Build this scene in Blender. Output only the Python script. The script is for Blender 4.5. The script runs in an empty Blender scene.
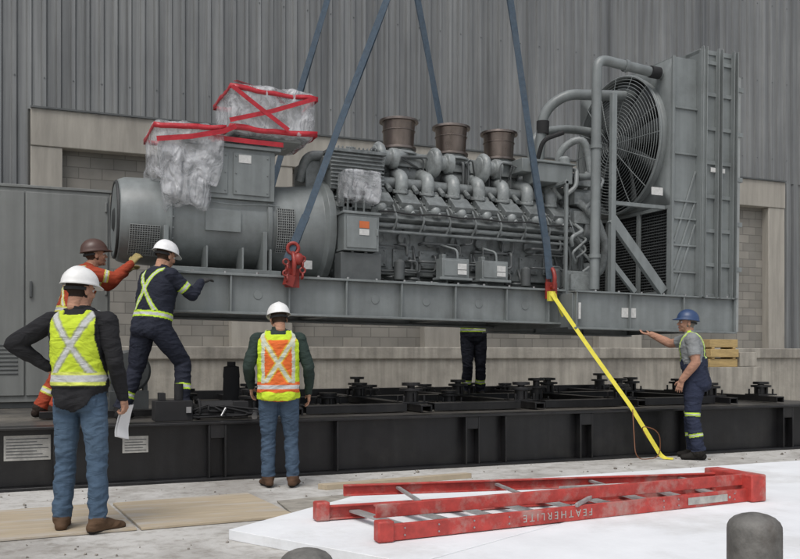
import bpy, bmesh, math, random
import numpy as np
from mathutils import Vector, Matrix, noise
random.seed(7)
S=bpy.context.scene
R=math.radians
V=Vector

# ------------------------------------------------------------ materials
def mat(name,col,rough=0.6,metal=0.0,var=0.15,scale=3.0,bump=0.0,bscale=40,dirt=None,dirtamt=0.4,stretch=(1,1,1),spec=0.5,streak=0):
    m=bpy.data.materials.new(name); m.use_nodes=True
    nt=m.node_tree; N=nt.nodes; L=nt.links
    b=N['Principled BSDF']
    b.inputs['Roughness'].default_value=rough; b.inputs['Metallic'].default_value=metal
    b.inputs['Specular IOR Level'].default_value=spec
    tc=N.new('ShaderNodeTexCoord'); mp=N.new('ShaderNodeMapping'); mp.inputs['Scale'].default_value=stretch
    L.new(tc.outputs['Object'],mp.inputs['Vector'])
    no=N.new('ShaderNodeTexNoise'); no.inputs['Scale'].default_value=scale; no.inputs['Detail'].default_value=6; no.inputs['Roughness'].default_value=0.65
    L.new(mp.outputs[0],no.inputs['Vector'])
    cr=N.new('ShaderNodeValToRGB'); 
    cr.color_ramp.elements[0].position=0.3; cr.color_ramp.elements[1].position=0.7
    c0=[c*(1-var) for c in col]+[1]; c1=[min(1,c*(1+var)) for c in col]+[1]
    cr.color_ramp.elements[0].color=c0; cr.color_ramp.elements[1].color=c1
    L.new(no.outputs['Fac'],cr.inputs['Fac'])
    out=cr.outputs[0]
    if dirt:
        n2=N.new('ShaderNodeTexNoise'); n2.inputs['Scale'].default_value=scale*0.37; n2.inputs['Detail'].default_value=8; n2.inputs['Roughness'].default_value=0.7
        L.new(mp.outputs[0],n2.inputs['Vector'])
        r2=N.new('ShaderNodeMapRange'); r2.inputs[1].default_value=0.5; r2.inputs[2].default_value=0.68; r2.inputs[4].default_value=dirtamt
        L.new(n2.outputs['Fac'],r2.inputs[0])
        mx=N.new('ShaderNodeMixRGB'); L.new(r2.outputs[0],mx.inputs[0]); L.new(out,mx.inputs[1]); mx.inputs[2].default_value=list(dirt)+[1]
        out=mx.outputs[0]
    if streak:
        m3=N.new('ShaderNodeMapping'); m3.inputs['Scale'].default_value=(9,9,.7); L.new(tc.outputs['Object'],m3.inputs[0])
        n4=N.new('ShaderNodeTexNoise'); n4.inputs['Scale'].default_value=1; n4.inputs['Detail'].default_value=6; L.new(m3.outputs[0],n4.inputs['Vector'])
        r4=N.new('ShaderNodeMapRange'); r4.inputs[1].default_value=.35; r4.inputs[2].default_value=.65; r4.inputs[3].default_value=1-streak; r4.inputs[4].default_value=1+streak*.6
        L.new(n4.outputs[0],r4.inputs[0])
        m4=N.new('ShaderNodeMixRGB'); m4.blend_type='MULTIPLY'; m4.inputs[0].default_value=1; L.new(out,m4.inputs[1]); L.new(r4.outputs[0],m4.inputs[2]); out=m4.outputs[0]
    L.new(out,b.inputs['Base Color'])
    rr=N.new('ShaderNodeMapRange'); rr.inputs[3].default_value=max(0,rough-0.12); rr.inputs[4].default_value=min(1,rough+0.12)
    L.new(no.outputs['Fac'],rr.inputs[0]); L.new(rr.outputs[0],b.inputs['Roughness'])
    if bump>0:
        n3=N.new('ShaderNodeTexNoise'); n3.inputs['Scale'].default_value=bscale; n3.inputs['Detail'].default_value=4
        L.new(mp.outputs[0],n3.inputs['Vector'])
        bp=N.new('ShaderNodeBump'); bp.inputs['Strength'].default_value=bump; bp.inputs['Distance'].default_value=0.02
        L.new(n3.outputs['Fac'],bp.inputs['Height']); L.new(bp.outputs[0],b.inputs['Normal'])
    return m

M={}
M['grey']=mat('machine_paint',(0.190,0.208,0.206),0.40,var=0.10,scale=4,bump=0.05,bscale=30,dirt=(0.125,0.133,0.13),dirtamt=0.55,streak=.13)
M['greyL']=mat('machine_paint_light',(0.28,0.295,0.288),0.45,var=0.1,scale=5,dirt=(0.16,0.16,0.15))
M['greyD']=mat('machine_paint_dark',(0.085,0.092,0.092),0.5,var=0.2,scale=6)
M['engine']=mat('engine_paint',(0.175,0.19,0.189),0.36,var=0.25,scale=12,bump=0.12,bscale=50,dirt=(0.055,0.06,0.058),dirtamt=0.7)
M['cast']=mat('engine_castings',(0.255,0.275,0.272),0.34,var=0.22,scale=14,bump=0.12,bscale=60,dirt=(0.10,0.105,0.103),dirtamt=0.65)
M['cab']=mat('cabinet_paint',(0.19,0.199,0.190),0.55,var=0.06,scale=2,dirt=(0.15,0.156,0.145),dirtamt=0.5,streak=.12)
M['black']=mat('black_steel',(0.010,0.010,0.011),0.36,var=0.35,scale=3,bump=0.06,dirt=(0.035,0.033,0.03),dirtamt=0.5,streak=.3)
M['blackflat']=mat('black_rubber',(0.016,0.016,0.017),0.8,var=0.3,scale=8)
M['deck']=mat('deck_plate',(0.075,0.07,0.063),0.38,var=0.4,scale=1.3,bump=0.1,dirt=(0.22,0.20,0.165),dirtamt=0.75)  # base colour lifted to carry the lighter grey-brown sheen on the deck top
M['rust']=mat('exhaust_metal',(0.21,0.175,0.155),0.30,metal=0.85,var=0.35,scale=5,stretch=(1,1,.4))
M['steel']=mat('bare_steel',(0.42,0.42,0.42),0.35,metal=0.9,var=0.2,scale=8)
M['alu']=mat('aluminium',(0.42,0.42,0.41),0.5,metal=0.5,var=0.25,scale=9,dirt=(0.30,0.22,0.19),dirtamt=.7)
M['sling']=mat('sling_webbing',(0.05,0.076,0.105),0.8,var=0.25,scale=20,bump=0.3,bscale=150,dirt=(.09,.11,.13))
M['redsh']=mat('red_shackle',(0.26,0.03,0.022),0.45,var=0.3,scale=10,dirt=(0.10,0.03,0.02))
M['yellow']=mat('yellow_webbing',(0.70,0.62,0.06),0.7,var=0.1,scale=20)
M['tape']=mat('red_tape',(0.40,0.015,0.025),0.35,var=0.2,scale=10,bump=.4,bscale=18)
M['white']=mat('label_white',(0.55,0.55,0.53),0.5,var=0.15,scale=30)
M['dirtywhite']=mat('label_worn',(0.40,0.39,0.36),0.6,var=0.3,scale=12)
M['orange']=mat('label_orange',(0.5,0.13,0.04),0.5)
M['foam']=mat('foam_board',(0.76,0.775,0.79),0.8,var=0.06,scale=2.2,bump=0.15,bscale=22,dirt=(0.56,0.555,0.54),dirtamt=0.75)
M['ladder']=mat('ladder_fibreglass',(0.42,0.05,0.04),0.55,var=0.3,scale=11,bump=.15,dirt=(0.40,0.24,0.21),dirtamt=1.0)
M['ply']=mat('plywood',(0.42,0.35,0.25),0.8,var=0.14,scale=2.5,stretch=(1,7,1),dirt=(0.46,0.44,0.41),dirtamt=0.9)
M['wood']=mat('lumber',(0.42,0.30,0.13),0.75,var=0.25,scale=4,stretch=(1,6,6))
M['conc']=mat('frame_concrete',(0.335,0.315,0.275),0.85,var=0.15,scale=1.2,bump=0.2,bscale=25,dirt=(0.22,0.205,0.18),dirtamt=0.7,stretch=(1,1,.35),streak=.12)
M['concD']=mat('plinth_concrete',(0.31,0.29,0.25),0.9,var=0.22,scale=1.5,bump=0.3,bscale=18,dirt=(0.16,0.15,0.13),dirtamt=0.75,streak=.2)
M['boll']=mat('bollard_steel',(0.13,0.125,0.115),0.6,var=0.4,scale=12,bump=0.35,bscale=30,dirt=(0.06,0.045,0.036),dirtamt=0.85)
M['paper']=mat('paper',(0.72,0.72,0.72),0.7,var=0.03)
M['hose']=mat('hose_brown',(0.18,0.07,0.03),0.6)
M['core']=mat('radiator_core',(0.03,0.032,0.032),0.6,var=0.3,scale=30)
M['stone']=mat('debris',(0.25,0.23,0.2),0.9,var=0.5,scale=4)

def plastic():
    m=bpy.data.materials.new('plastic_wrap'); m.use_nodes=True; nt=m.node_tree; N=nt.nodes; L=nt.links
    b=N['Principled BSDF']; b.inputs['Base Color'].default_value=(0.70,0.71,0.73,1); b.inputs['Roughness'].default_value=0.18
    tc=N.new('ShaderNodeTexCoord'); no=N.new('ShaderNodeTexNoise'); no.inputs['Scale'].default_value=4; no.inputs['Detail'].default_value=5; no.inputs['Distortion'].default_value=1.4
    L.new(tc.outputs['Object'],no.inputs['Vector'])
    r=N.new('ShaderNodeMapRange'); r.inputs[1].default_value=.36; r.inputs[2].default_value=.64; r.inputs[3].default_value=.18; r.inputs[4].default_value=.62
    L.new(no.outputs['Fac'],r.inputs[0]); L.new(r.outputs[0],b.inputs['Alpha'])
    mp=N.new('ShaderNodeMapping'); mp.inputs['Scale'].default_value=(1,1,.45); L.new(tc.outputs['Object'],mp.inputs[0])
    n2=N.new('ShaderNodeTexNoise'); n2.inputs['Scale'].default_value=9; n2.inputs['Distortion'].default_value=1.8; n2.inputs['Detail'].default_value=2
    L.new(mp.outputs[0],n2.inputs['Vector'])
    bp=N.new('ShaderNodeBump'); bp.inputs['Strength'].default_value=1; bp.inputs['Distance'].default_value=.05
    L.new(n2.outputs['Fac'],bp.inputs['Height']); L.new(bp.outputs[0],b.inputs['Normal'])
    return m
M['plastic']=plastic()

def siding():
    m=bpy.data.materials.new('metal_siding'); m.use_nodes=True; nt=m.node_tree; N=nt.nodes; L=nt.links
    b=N['Principled BSDF']; b.inputs['Roughness'].default_value=0.5; b.inputs['Metallic'].default_value=0.15
    tc=N.new('ShaderNodeTexCoord')
    def nz(scale,st,det=5):
        mp=N.new('ShaderNodeMapping'); mp.inputs['Scale'].default_value=st; L.new(tc.outputs['Object'],mp.inputs[0])
        n=N.new('ShaderNodeTexNoise'); n.inputs['Scale'].default_value=scale; n.inputs['Detail'].default_value=det; n.inputs['Roughness'].default_value=.7
        L.new(mp.outputs[0],n.inputs['Vector']); return n
    n1=nz(1.0,(3.5,1,.06)); n2=nz(1,(9,1,.25)); n3=nz(.25,(1,1,1))
    cr=N.new('ShaderNodeValToRGB'); e=cr.color_ramp.elements
    e[0].position=.32; e[0].color=(.128,.134,.137,1); e[1].position=.68; e[1].color=(.255,.262,.262,1)
    L.new(n1.outputs['Fac'],cr.inputs[0])
    c2=N.new('ShaderNodeValToRGB'); e=c2.color_ramp.elements
    e[0].position=.35; e[0].color=(.76,.76,.76,1); e[1].position=.65; e[1].color=(1.12,1.12,1.12,1)
    L.new(n2.outputs['Fac'],c2.inputs[0])
    c3=N.new('ShaderNodeValToRGB'); e=c3.color_ramp.elements
    e[0].position=.35; e[0].color=(.88,.885,.89,1); e[1].position=.65; e[1].color=(1.1,1.1,1.08,1)
    L.new(n3.outputs['Fac'],c3.inputs[0])
    a=N.new('ShaderNodeMixRGB'); a.blend_type='MULTIPLY'; a.inputs[0].default_value=1; L.new(cr.outputs[0],a.inputs[1]); L.new(c2.outputs[0],a.inputs[2])
    a2=N.new('ShaderNodeMixRGB'); a2.blend_type='MULTIPLY'; a2.inputs[0].default_value=1; L.new(a.outputs[0],a2.inputs[1]); L.new(c3.outputs[0],a2.inputs[2])
    L.new(a2.outputs[0],b.inputs['Base Color'])
    return m
M['siding']=siding()

def blocks():
    m=bpy.data.materials.new('concrete_blocks'); m.use_nodes=True; nt=m.node_tree; N=nt.nodes; L=nt.links
    b=N['Principled BSDF']; b.inputs['Roughness'].default_value=0.9
    tc=N.new('ShaderNodeTexCoord'); s=N.new('ShaderNodeSeparateXYZ'); c=N.new('ShaderNodeCombineXYZ')
    L.new(tc.outputs['Object'],s.inputs[0]); L.new(s.outputs[0],c.inputs[0]); L.new(s.outputs[2],c.inputs[1])
    br=N.new('ShaderNodeTexBrick'); br.inputs['Scale'].default_value=1
    br.inputs['Brick Width'].default_value=.4; br.inputs['Row Height'].default_value=.2; br.inputs['Mortar Size'].default_value=.008
    br.inputs['Color1'].default_value=(.19,.182,.162,1); br.inputs['Color2'].default_value=(.26,.245,.215,1); br.inputs['Mortar'].default_value=(.15,.142,.125,1)
    L.new(c.outputs[0],br.inputs['Vector'])
    no=N.new('ShaderNodeTexNoise'); no.inputs['Scale'].default_value=1.5; no.inputs['Detail'].default_value=8; L.new(tc.outputs['Object'],no.inputs['Vector'])
    r=N.new('ShaderNodeMapRange'); r.inputs[3].default_value=.5; r.inputs[4].default_value=1.4; L.new(no.outputs['Fac'],r.inputs[0])
    mx=N.new('ShaderNodeMixRGB'); mx.blend_type='MULTIPLY'; mx.inputs[0].default_value=1; L.new(br.outputs[0],mx.inputs[1]); L.new(r.outputs[0],mx.inputs[2])
    L.new(mx.outputs[0],b.inputs['Base Color'])
    bp=N.new('ShaderNodeBump'); bp.inputs['Strength'].default_value=.6; bp.inputs['Distance'].default_value=.01; bp.invert=True
    L.new(br.outputs['Fac'],bp.inputs['Height']); L.new(bp.outputs[0],b.inputs['Normal'])
    return m
M['blocks']=blocks()

def groundmat():
    m=bpy.data.materials.new('ground_concrete'); m.use_nodes=True; nt=m.node_tree; N=nt.nodes; L=nt.links
    b=N['Principled BSDF']; b.inputs['Roughness'].default_value=0.88
    tc=N.new('ShaderNodeTexCoord')
    def nz(sc,d=8,dist=0):
        n=N.new('ShaderNodeTexNoise'); n.inputs['Scale'].default_value=sc; n.inputs['Detail'].default_value=d; n.inputs['Roughness'].default_value=.7; n.inputs['Distortion'].default_value=dist
        L.new(tc.outputs['Object'],n.inputs['Vector']); return n
    n1=nz(.9,9,.5); n2=nz(7); n3=nz(55,3)
    cr=N.new('ShaderNodeValToRGB'); e=cr.color_ramp.elements; e[0].position=.38; e[0].color=(.34,.325,.30,1); e[1].position=.54; e[1].color=(.50,.49,.465,1)
    L.new(n1.outputs[0],cr.inputs[0])
    c2=N.new('ShaderNodeValToRGB'); e=c2.color_ramp.elements; e[0].position=.35; e[0].color=(.72,.70,.67,1); e[1].position=.52; e[1].color=(1.04,1.04,1.04,1)
    L.new(n2.outputs[0],c2.inputs[0])
    mx=N.new('ShaderNodeMixRGB'); mx.blend_type='MULTIPLY'; mx.inputs[0].default_value=1; L.new(cr.outputs[0],mx.inputs[1]); L.new(c2.outputs[0],mx.inputs[2])
    L.new(mx.outputs[0],b.inputs['Base Color'])
    bp=N.new('ShaderNodeBump'); bp.inputs['Strength'].default_value=.35; bp.inputs['Distance'].default_value=.01
    ad=N.new('ShaderNodeMath'); L.new(n2.outputs[0],ad.inputs[0]); L.new(n3.outputs[0],ad.inputs[1]); L.new(ad.outputs[0],bp.inputs['Height'])
    L.new(bp.outputs[0],b.inputs['Normal'])
    return m
M['ground']=groundmat()

def clothmat():
    m=bpy.data.materials.new('clothing'); m.use_nodes=True; nt=m.node_tree; N=nt.nodes; L=nt.links
    b=N['Principled BSDF']; b.inputs['Roughness'].default_value=0.85; b.inputs['Specular IOR Level'].default_value=.25
    at=N.new('ShaderNodeAttribute'); at.attribute_name='Col'
    tc=N.new('ShaderNodeTexCoord')
    n=N.new('ShaderNodeTexNoise'); n.inputs['Scale'].default_value=7; n.inputs['Detail'].default_value=9; n.inputs['Roughness'].default_value=.7; L.new(tc.outputs['Object'],n.inputs['Vector'])
    r=N.new('ShaderNodeMapRange'); r.inputs[1].default_value=.3; r.inputs[2].default_value=.7; r.inputs[3].default_value=.80; r.inputs[4].default_value=1.15; L.new(n.outputs[0],r.inputs[0])
    mx=N.new('ShaderNodeMixRGB'); mx.blend_type='MULTIPLY'; mx.inputs[0].default_value=1; L.new(at.outputs['Color'],mx.inputs[1]); L.new(r.outputs[0],mx.inputs[2])
    L.new(mx.outputs[0],b.inputs['Base Color'])
    mp=N.new('ShaderNodeMapping'); mp.inputs['Scale'].default_value=(1,1,2.2); mp.inputs['Rotation'].default_value=(.3,.4,0); L.new(tc.outputs['Object'],mp.inputs[0])
    n2=N.new('ShaderNodeTexNoise'); n2.inputs['Scale'].default_value=7; n2.inputs['Detail'].default_value=2; n2.inputs['Distortion'].default_value=1.2; L.new(mp.outputs[0],n2.inputs['Vector'])
    bp=N.new('ShaderNodeBump'); bp.inputs['Strength'].default_value=.6; bp.inputs['Distance'].default_value=.03
    L.new(n2.outputs[0],bp.inputs['Height']); L.new(bp.outputs[0],b.inputs['Normal'])
    return m
M['cloth']=clothmat()

# ------------------------------------------------------------ mesh builder
def frame(d):
    d=d.normalized(); up=V((0,0,1)) if abs(d.z)<.95 else V((1,0,0))
    s=d.cross(up).normalized(); u=s.cross(d).normalized(); return s,u
def roundpath(pts,rad,k=6):
    pts=[V(p) for p in pts]; out=[pts[0]]
    for i in range(1,len(pts)-1):
        a=pts[i-1]-pts[i]; c=pts[i+1]-pts[i]
        r=min(rad,a.length*.49,c.length*.49); p0=pts[i]+a.normalized()*r; p1=pts[i]+c.normalized()*r
        for j in range(k+1):
            t=j/k; out.append((1-t)**2*p0+2*t*(1-t)*pts[i]+t*t*p1)
    out.append(pts[-1]); return out
class MB:
    def __init__(s): s.v=[];s.f=[];s.m=[]
    def add(s,vs,fs,m=0,X=None):
        o=len(s.v)
        for p in vs:
            p=V(p); s.v.append(X@p if X else p)
        for f in fs: s.f.append([i+o for i in f]); s.m.append(m)
    def box(s,x0,x1,y0,y1,z0,z1,m=0,X=None):
        vs=[(x0,y0,z0),(x1,y0,z0),(x1,y1,z0),(x0,y1,z0),(x0,y0,z1),(x1,y0,z1),(x1,y1,z1),(x0,y1,z1)]
        s.add(vs,[(0,3,2,1),(4,5,6,7),(0,1,5,4),(1,2,6,5),(2,3,7,6),(3,0,4,7)],m,X)
    def ob(s,c,sz,rot=(0,0,0),m=0):
        X=Matrix.Translation(c)@Matrix.Rotation(rot[2],4,'Z')@Matrix.Rotation(rot[1],4,'Y')@Matrix.Rotation(rot[0],4,'X')
        s.box(-sz[0]/2,sz[0]/2,-sz[1]/2,sz[1]/2,-sz[2]/2,sz[2]/2,m,X)
    def beam(s,p0,p1,w,h,m=0):
        p0=V(p0);p1=V(p1);d=(p1-p0); sd,u=frame(d)
        vs=[]
        for p in (p0,p1):
            for a,b in((-1,-1),(1,-1),(1,1),(-1,1)): vs.append(p+sd*a*w/2+u*b*h/2)
        s.add(vs,[(0,3,2,1),(4,5,6,7),(0,1,5,4),(1,2,6,5),(2,3,7,6),(3,0,4,7)],m)
    def lathe(s,o,d,prof,n=28,m=0,cap=True):
        o=V(o);d=V(d).normalized();sd,u=frame(d); vs=[];fs=[]
        for t,r in prof:
            for i in range(n):
                a=2*math.pi*i/n; vs.append(o+d*t+(sd*math.cos(a)+u*math.sin(a))*r)
        for j in range(len(prof)-1):
            for i in range(n):
                k=(i+1)%n; fs.append((j*n+i,j*n+k,(j+1)*n+k,(j+1)*n+i))
        if cap:
            fs.append(list(range(n))[::-1]); fs.append([(len(prof)-1)*n+i for i in range(n)])
        s.add(vs,fs,m)
    def cyl(s,p0,p1,r,r1=None,n=20,m=0):
        p0=V(p0);p1=V(p1); s.lathe(p0,p1-p0,[(0,r),((p1-p0).length,r if r1 is None else r1)],n,m)
    def tube(s,pts,r,n=12,m=0,closed=False):
        pts=[V(p) for p in pts]; N=len(pts); vs=[];fs=[]
        t0=(pts[1]-pts[0]).normalized(); sd,u=frame(t0)
        for i,p in enumerate(pts):
            if closed: t=(pts[(i+1)%N]-pts[i-1]).normalized()
            else: t=(pts[min(i+1,N-1)]-pts[max(i-1,0)]).normalized()
            sd=(sd-t*sd.dot(t)).normalized(); u=sd.cross(t)
            rr=r[i] if isinstance(r,(list,tuple)) else r
            for k in range(n):
                a=2*math.pi*k/n; vs.append(p+(sd*math.cos(a)+u*math.sin(a))*rr)
        for j in range(N if closed else N-1):
            j2=(j+1)%N
            for i in range(n):
                k=(i+1)%n; fs.append((j*n+i,j*n+k,j2*n+k,j2*n+i))
        if not closed:
            fs.append(list(range(n))[::-1]); fs.append([(N-1)*n+i for i in range(n)])
        s.add(vs,fs,m)
    def ell(s,c,r,n=16,m=0,X=None):
        c=V(c); vs=[];fs=[]; h=n//2
        if not hasattr(r,'__len__'): r=(r,r,r)
        for j in range(1,h):
            ph=math.pi*j/h
            for i in range(n):
                a=2*math.pi*i/n; vs.append(c+V((r[0]*math.sin(ph)*math.cos(a),r[1]*math.sin(ph)*math.sin(a),r[2]*math.cos(ph))))
        for j in range(h-2):
            for i in range(n):
                k=(i+1)%n; fs.append((j*n+i,(j+1)*n+i,(j+1)*n+k,j*n+k))
        vs.append(c+V((0,0,r[2]))); vs.append(c-V((0,0,r[2]))); T=len(vs)-2
        for i in range(n):
            k=(i+1)%n; fs.append((T,i,k)); fs.append((T+1,(h-2)*n+k,(h-2)*n+i))
        s.add(vs,fs,m,X)
    def ring(s,c,ax,r,tr,n=48,m=0,k=8):
        c=V(c);sd,u=frame(V(ax)); s.tube([c+(sd*math.cos(2*math.pi*i/n)+u*math.sin(2*math.pi*i/n))*r for i in range(n)],tr,k,m,True)
    def strap(s,pts,w,th,wd,m=0):
        pts=[V(p) for p in pts]; wd=V(wd).normalized(); vs=[];fs=[];N=len(pts)
        for i,p in enumerate(pts):
            t=(pts[min(i+1,N-1)]-pts[max(i-1,0)]).normalized(); w2=(wd-t*wd.dot(t)).normalized(); n=t.cross(w2)
            for a,b in((-1,-1),(1,-1),(1,1),(-1,1)): vs.append(p+w2*a*w/2+n*b*th/2)
        for j in range(N-1):
            for i in range(4):
                k=(i+1)%4; fs.append((j*4+i,j*4+k,j*4+4+k,j*4+4+i))
        fs.append((3,2,1,0)); fs.append([(N-1)*4+i for i in range(4)])
        s.add(vs,fs,m)
    def build(s,name,mats,parent=None,bevel=0,smooth=35,solid=0):
        me=bpy.data.meshes.new(name); me.from_pydata([tuple(p) for p in s.v],[],s.f); me.update()
        for k in (mats if isinstance(mats,(list,tuple)) else [mats]): me.materials.append(M[k] if isinstance(k,str) else k)
        me.polygons.foreach_set('material_index',s.m)
        bm=bmesh.new(); bm.from_mesh(me); bmesh.ops.recalc_face_normals(bm,faces=bm.faces); bm.to_mesh(me); bm.free()
        me.polygons.foreach_set('use_smooth',[True]*len(me.polygons)); me.set_sharp_from_angle(angle=R(smooth))
        o=bpy.data.objects.new(name,me); S.collection.objects.link(o)
        if solid:
            md=o.modifiers.new('s','SOLIDIFY'); md.thickness=solid
        if bevel:
            md=o.modifiers.new('b','BEVEL'); md.width=bevel; md.segments=2; md.limit_method='ANGLE'; md.angle_limit=R(40)
        if parent: setp(o,parent)
        return o
def setp(o,p):
    o.parent=p; o.matrix_parent_inverse=Matrix.Translation(-V(p.location))
def empty(name,loc=(0,0,0)):
    e=bpy.data.objects.new(name,None); e.location=loc; e.empty_display_size=.3; S.collection.objects.link(e); return e

# ------------------------------------------------------------ ground
g=MB(); g.add([(-300,-300,0),(300,-300,0),(300,300,0),(-300,300,0)],[(0,1,2,3)]); g.build('ground','ground')

# ------------------------------------------------------------ building
bl=empty('industrial_building',(9,17,0))
WB=17.0
def corr(a0,a1,z0,z1,name):
    mb=MB(); pitch=.24; a=a0; pts=[]
    while a<a1:
        pts+= [(a,0),(a+.13,0),(a+.155,-.05),(a+.215,-.05)]; a+=pitch
    pts.append((a1,0)); pts=[p for p in pts if p[0]<=a1]
    vs=[];fs=[];n=len(pts)
    for x,y in pts: vs.append((x,WB+y,z0)); vs.append((x,WB+y,z1))
    for i in range(n-1): fs.append((2*i,2*i+2,2*i+3,2*i+1))
    mb.add(vs,fs)
    return mb.build(name,'siding',bl,smooth=10)
corr(-24,44,5.53,13.8,'siding_upper'); corr(-24,.2,1.38,5.53,'siding_lower_left'); corr(17.55,44,1.38,5.53,'siding_lower_right')
b=MB()
b.box(.2,17.55,16.84,17.12,4.88,5.525)
for a0,a1 in((.2,.72),(3.7,4.9),(7.7,8.7),(12.0,13.2),(17.02,17.55)): b.box(a0,a1,16.86,17.12,1.36,4.88)
b.build('concrete_frame','conc',bl,bevel=.015)
b=MB(); b.box(-24,44,16.55,17.3,0,1.36); b.box(-24,44,16.5,16.56,1.16,1.40); b.build('plinth','concD',bl,bevel=.02)
b=MB(); b.box(.5,17.3,17.07,17.3,1.36,4.95); b.build('block_infill','blocks',bl)
b=MB(); b.box(-24,44,17.35,40,0,13.7); b.box(-24.2,44.2,16.8,40.2,13.7,13.95); b.build('building_body','greyD',bl)
b=MB(); b.box(.2,17.55,16.8,16.86,5.53,5.56); b.cyl((18.6,16.9,1.4),(18.6,16.9,5.2),.03); b.box(18.45,18.75,16.8,16.95,2.6,3.05)
b.build('flashing_and_conduit','greyD',bl)
# screw heads along the siding girts
b=MB()
for z in(6.1,8.0,9.9,11.8):
    for k in range(-10,120,2):
        x=-24+.24*(k+95)+.185
        if -2<x<26: b.box(x-.009,x+.009,16.938,16.951,z-.009,z+.009)
b.build('siding_fasteners','greyD',bl)

# ------------------------------------------------------------ base frame
bf=empty('steel_base_frame',(4,11,0))
FB=8.85
b=MB()
b.box(-4,10.4,FB,FB+.26,.555,.58); b.box(-4,10.4,FB,FB+.26,0,.03); b.box(-4,10.4,FB+.12,FB+.14,.03,.555)
for i,a in enumerate([-2.2,-.6,.3,1.72,3.05,4.55,5.05,6.05,7.6,9.2]):
    b.box(a,a+.02,FB+.01,FB+.12,.03,.555)
    if i%2==1: 
        b.box(a+.16,a+.18,FB+.01,FB+.12,.03,.555); b.box(a+.02,a+.16,FB+.015,FB+.03,.42,.555)
b.box(-4,10.4,13.7,14,.0,.555); b.box(-4,-3.9,FB+.2,13.7,0,.555); b.box(10.3,10.4,FB+.26,13.7,0,.555)
b.build('perimeter_beams','black',bf,bevel=.004)
b=MB(); b.box(-3.98,10.38,FB+.262,14,.556,.579); b.build('deck_plate','deck',bf)
b=MB()
def channel(p0,p1,w=.16,h=.12):
    p0=V(p0);p1=V(p1); d=(p1-p0).normalized(); s=V((-d.y,d.x,0))
    b.beam(p0+V((0,0,h-.01)),p1+V((0,0,h-.01)),w,.018); b.beam(p0+s*(w/2-.01)+V((0,0,h/2)),p1+s*(w/2-.01)+V((0,0,h/2)),.018,h-.02)
    b.beam(p0-s*(w/2-.01)+V((0,0,h/2)),p1-s*(w/2-.01)+V((0,0,h/2)),.018,h-.02)
zd=.582
for y in(9.55,11.55):
    for x0,x1 in((2.9,4.1),(4.45,5.6),(5.95,7.1),(7.45,8.6)): channel((x0,y,zd),(x1,y,zd),.2,.1)
for x in(2.75,4.28,5.78,7.28,8.78,9.6): channel((x,9.3,zd),(x,13.3,zd),.14,.09)
channel((-3,9.2,zd),(-3,13.3,zd)); channel((2.2,13.2,zd),(10,13.2,zd),.16,.14); channel((.2,9.9,zd),(2.4,9.9,zd),.15,.08)
b.build('deck_channels','black',bf,bevel=.003)
b=MB()
def iso(x,y,h=.2,z=.67):
    b.box(x-.17,x+.17,y-.13,y+.13,z,z+.02); b.cyl((x,y,z+.02),(x,y,z+.02+h*.6),.085); b.cyl((x,y,z+.02+h*.6),(x,y,z+.05+h*.6),.14)
    b.cyl((x,y,z+.04+h*.6),(x,y,z+h+.03),.045); b.cyl((x,y,z+h),(x,y,z+h+.035),.11)
    for dx in(-.13,.13):
        for dy in(-.09,.09): b.cyl((x+dx,y+dy,z+.02),(x+dx,y+dy,z+.09),.014,n=6)
    b.box(x-.012,x+.012,y-.12,y+.12,z+.02,z+.12)
for x in(2.75,4.28,5.78,7.28,8.78,9.7):
    for y in(9.75,11.5): iso(x,y,random.uniform(.15,.24))
for x,y in((3.5,12.8),(4.8,13.0),(5.2,10.6),(6.7,12.9),(8.0,12.7),(9.2,12.9),(2.4,9.9),(1.9,11.2),(6.4,10.4),(3.6,10.8),(7.9,10.6),(4.7,12.2),(5.9,12.9),(7.4,13.0)): iso(x,y,random.uniform(.12,.3),.6)
b.build('vibration_isolators','black',bf,bevel=.002)
b=MB()
b.box(-.12,.28,FB+.112,FB+.118,.27,.50); b.box(.92,1.16,FB+.112,FB+.118,.30,.46)
b.build('label_plates','dirtywhite',bf)
b=MB()
for k in range(7): b.box(-.10,.26-.05*(k%3),FB+.108,FB+.111,.295+k*.028,.302+k*.028)
for k in range(5): b.box(.94,1.14-.03*(k%2),FB+.108,FB+.111,.32+k*.026,.326+k*.026)
b.build('label_print','greyD',bf)

hp=empty('hydraulic_pump_unit',(1.6,9.3,.58))
b=MB(); b.box(1.25,1.62,9.15,9.4,.58,.78); b.cyl((1.7,9.3,.68),(2.05,9.3,.68),.09); b.ring((1.7,9.3,.68),(1,0,0),.1,.014)
b.box(1.3,1.36,9.2,9.35,.78,.86); b.cyl((1.5,9.28,.78),(1.5,9.28,.95),.045); b.box(2.05,2.2,9.2,9.42,.6,.76)
b.build('pump_body','blackflat',hp,bevel=.006)
b=MB()
for k in range(8):
    p=[(1.6+random.uniform(-.3,1.0),9.15+random.uniform(-.0,.3),.6+random.uniform(0,.08)) for _ in range(6)]; p.insert(2,(1.8,9.2,.74))
    b.tube(roundpath(p,.2),.010,8)
b.build('hoses','blackflat',hp)
b=MB(); b.box(1.55,1.6,9.12,9.145,.66,.72); b.cyl((2.25,9.15,.6),(2.3,9.3,.66),.03); b.cyl((1.9,9.12,.62),(1.95,9.14,.70),.012); b.cyl((2.4,9.2,.59),(2.55,9.22,.6),.015); b.build('fittings','steel',hp)
dr=MB(); dr.lathe((2.35,10.7,.6),(0,0,1),[(0,.09),(.02,.1),(.2,.095),(.22,.1),(.36,.095),(.38,.1),(.50,.09),(.51,.05),(.56,.05)],28); dr.build('gas_cylinder','blackflat')
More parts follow.
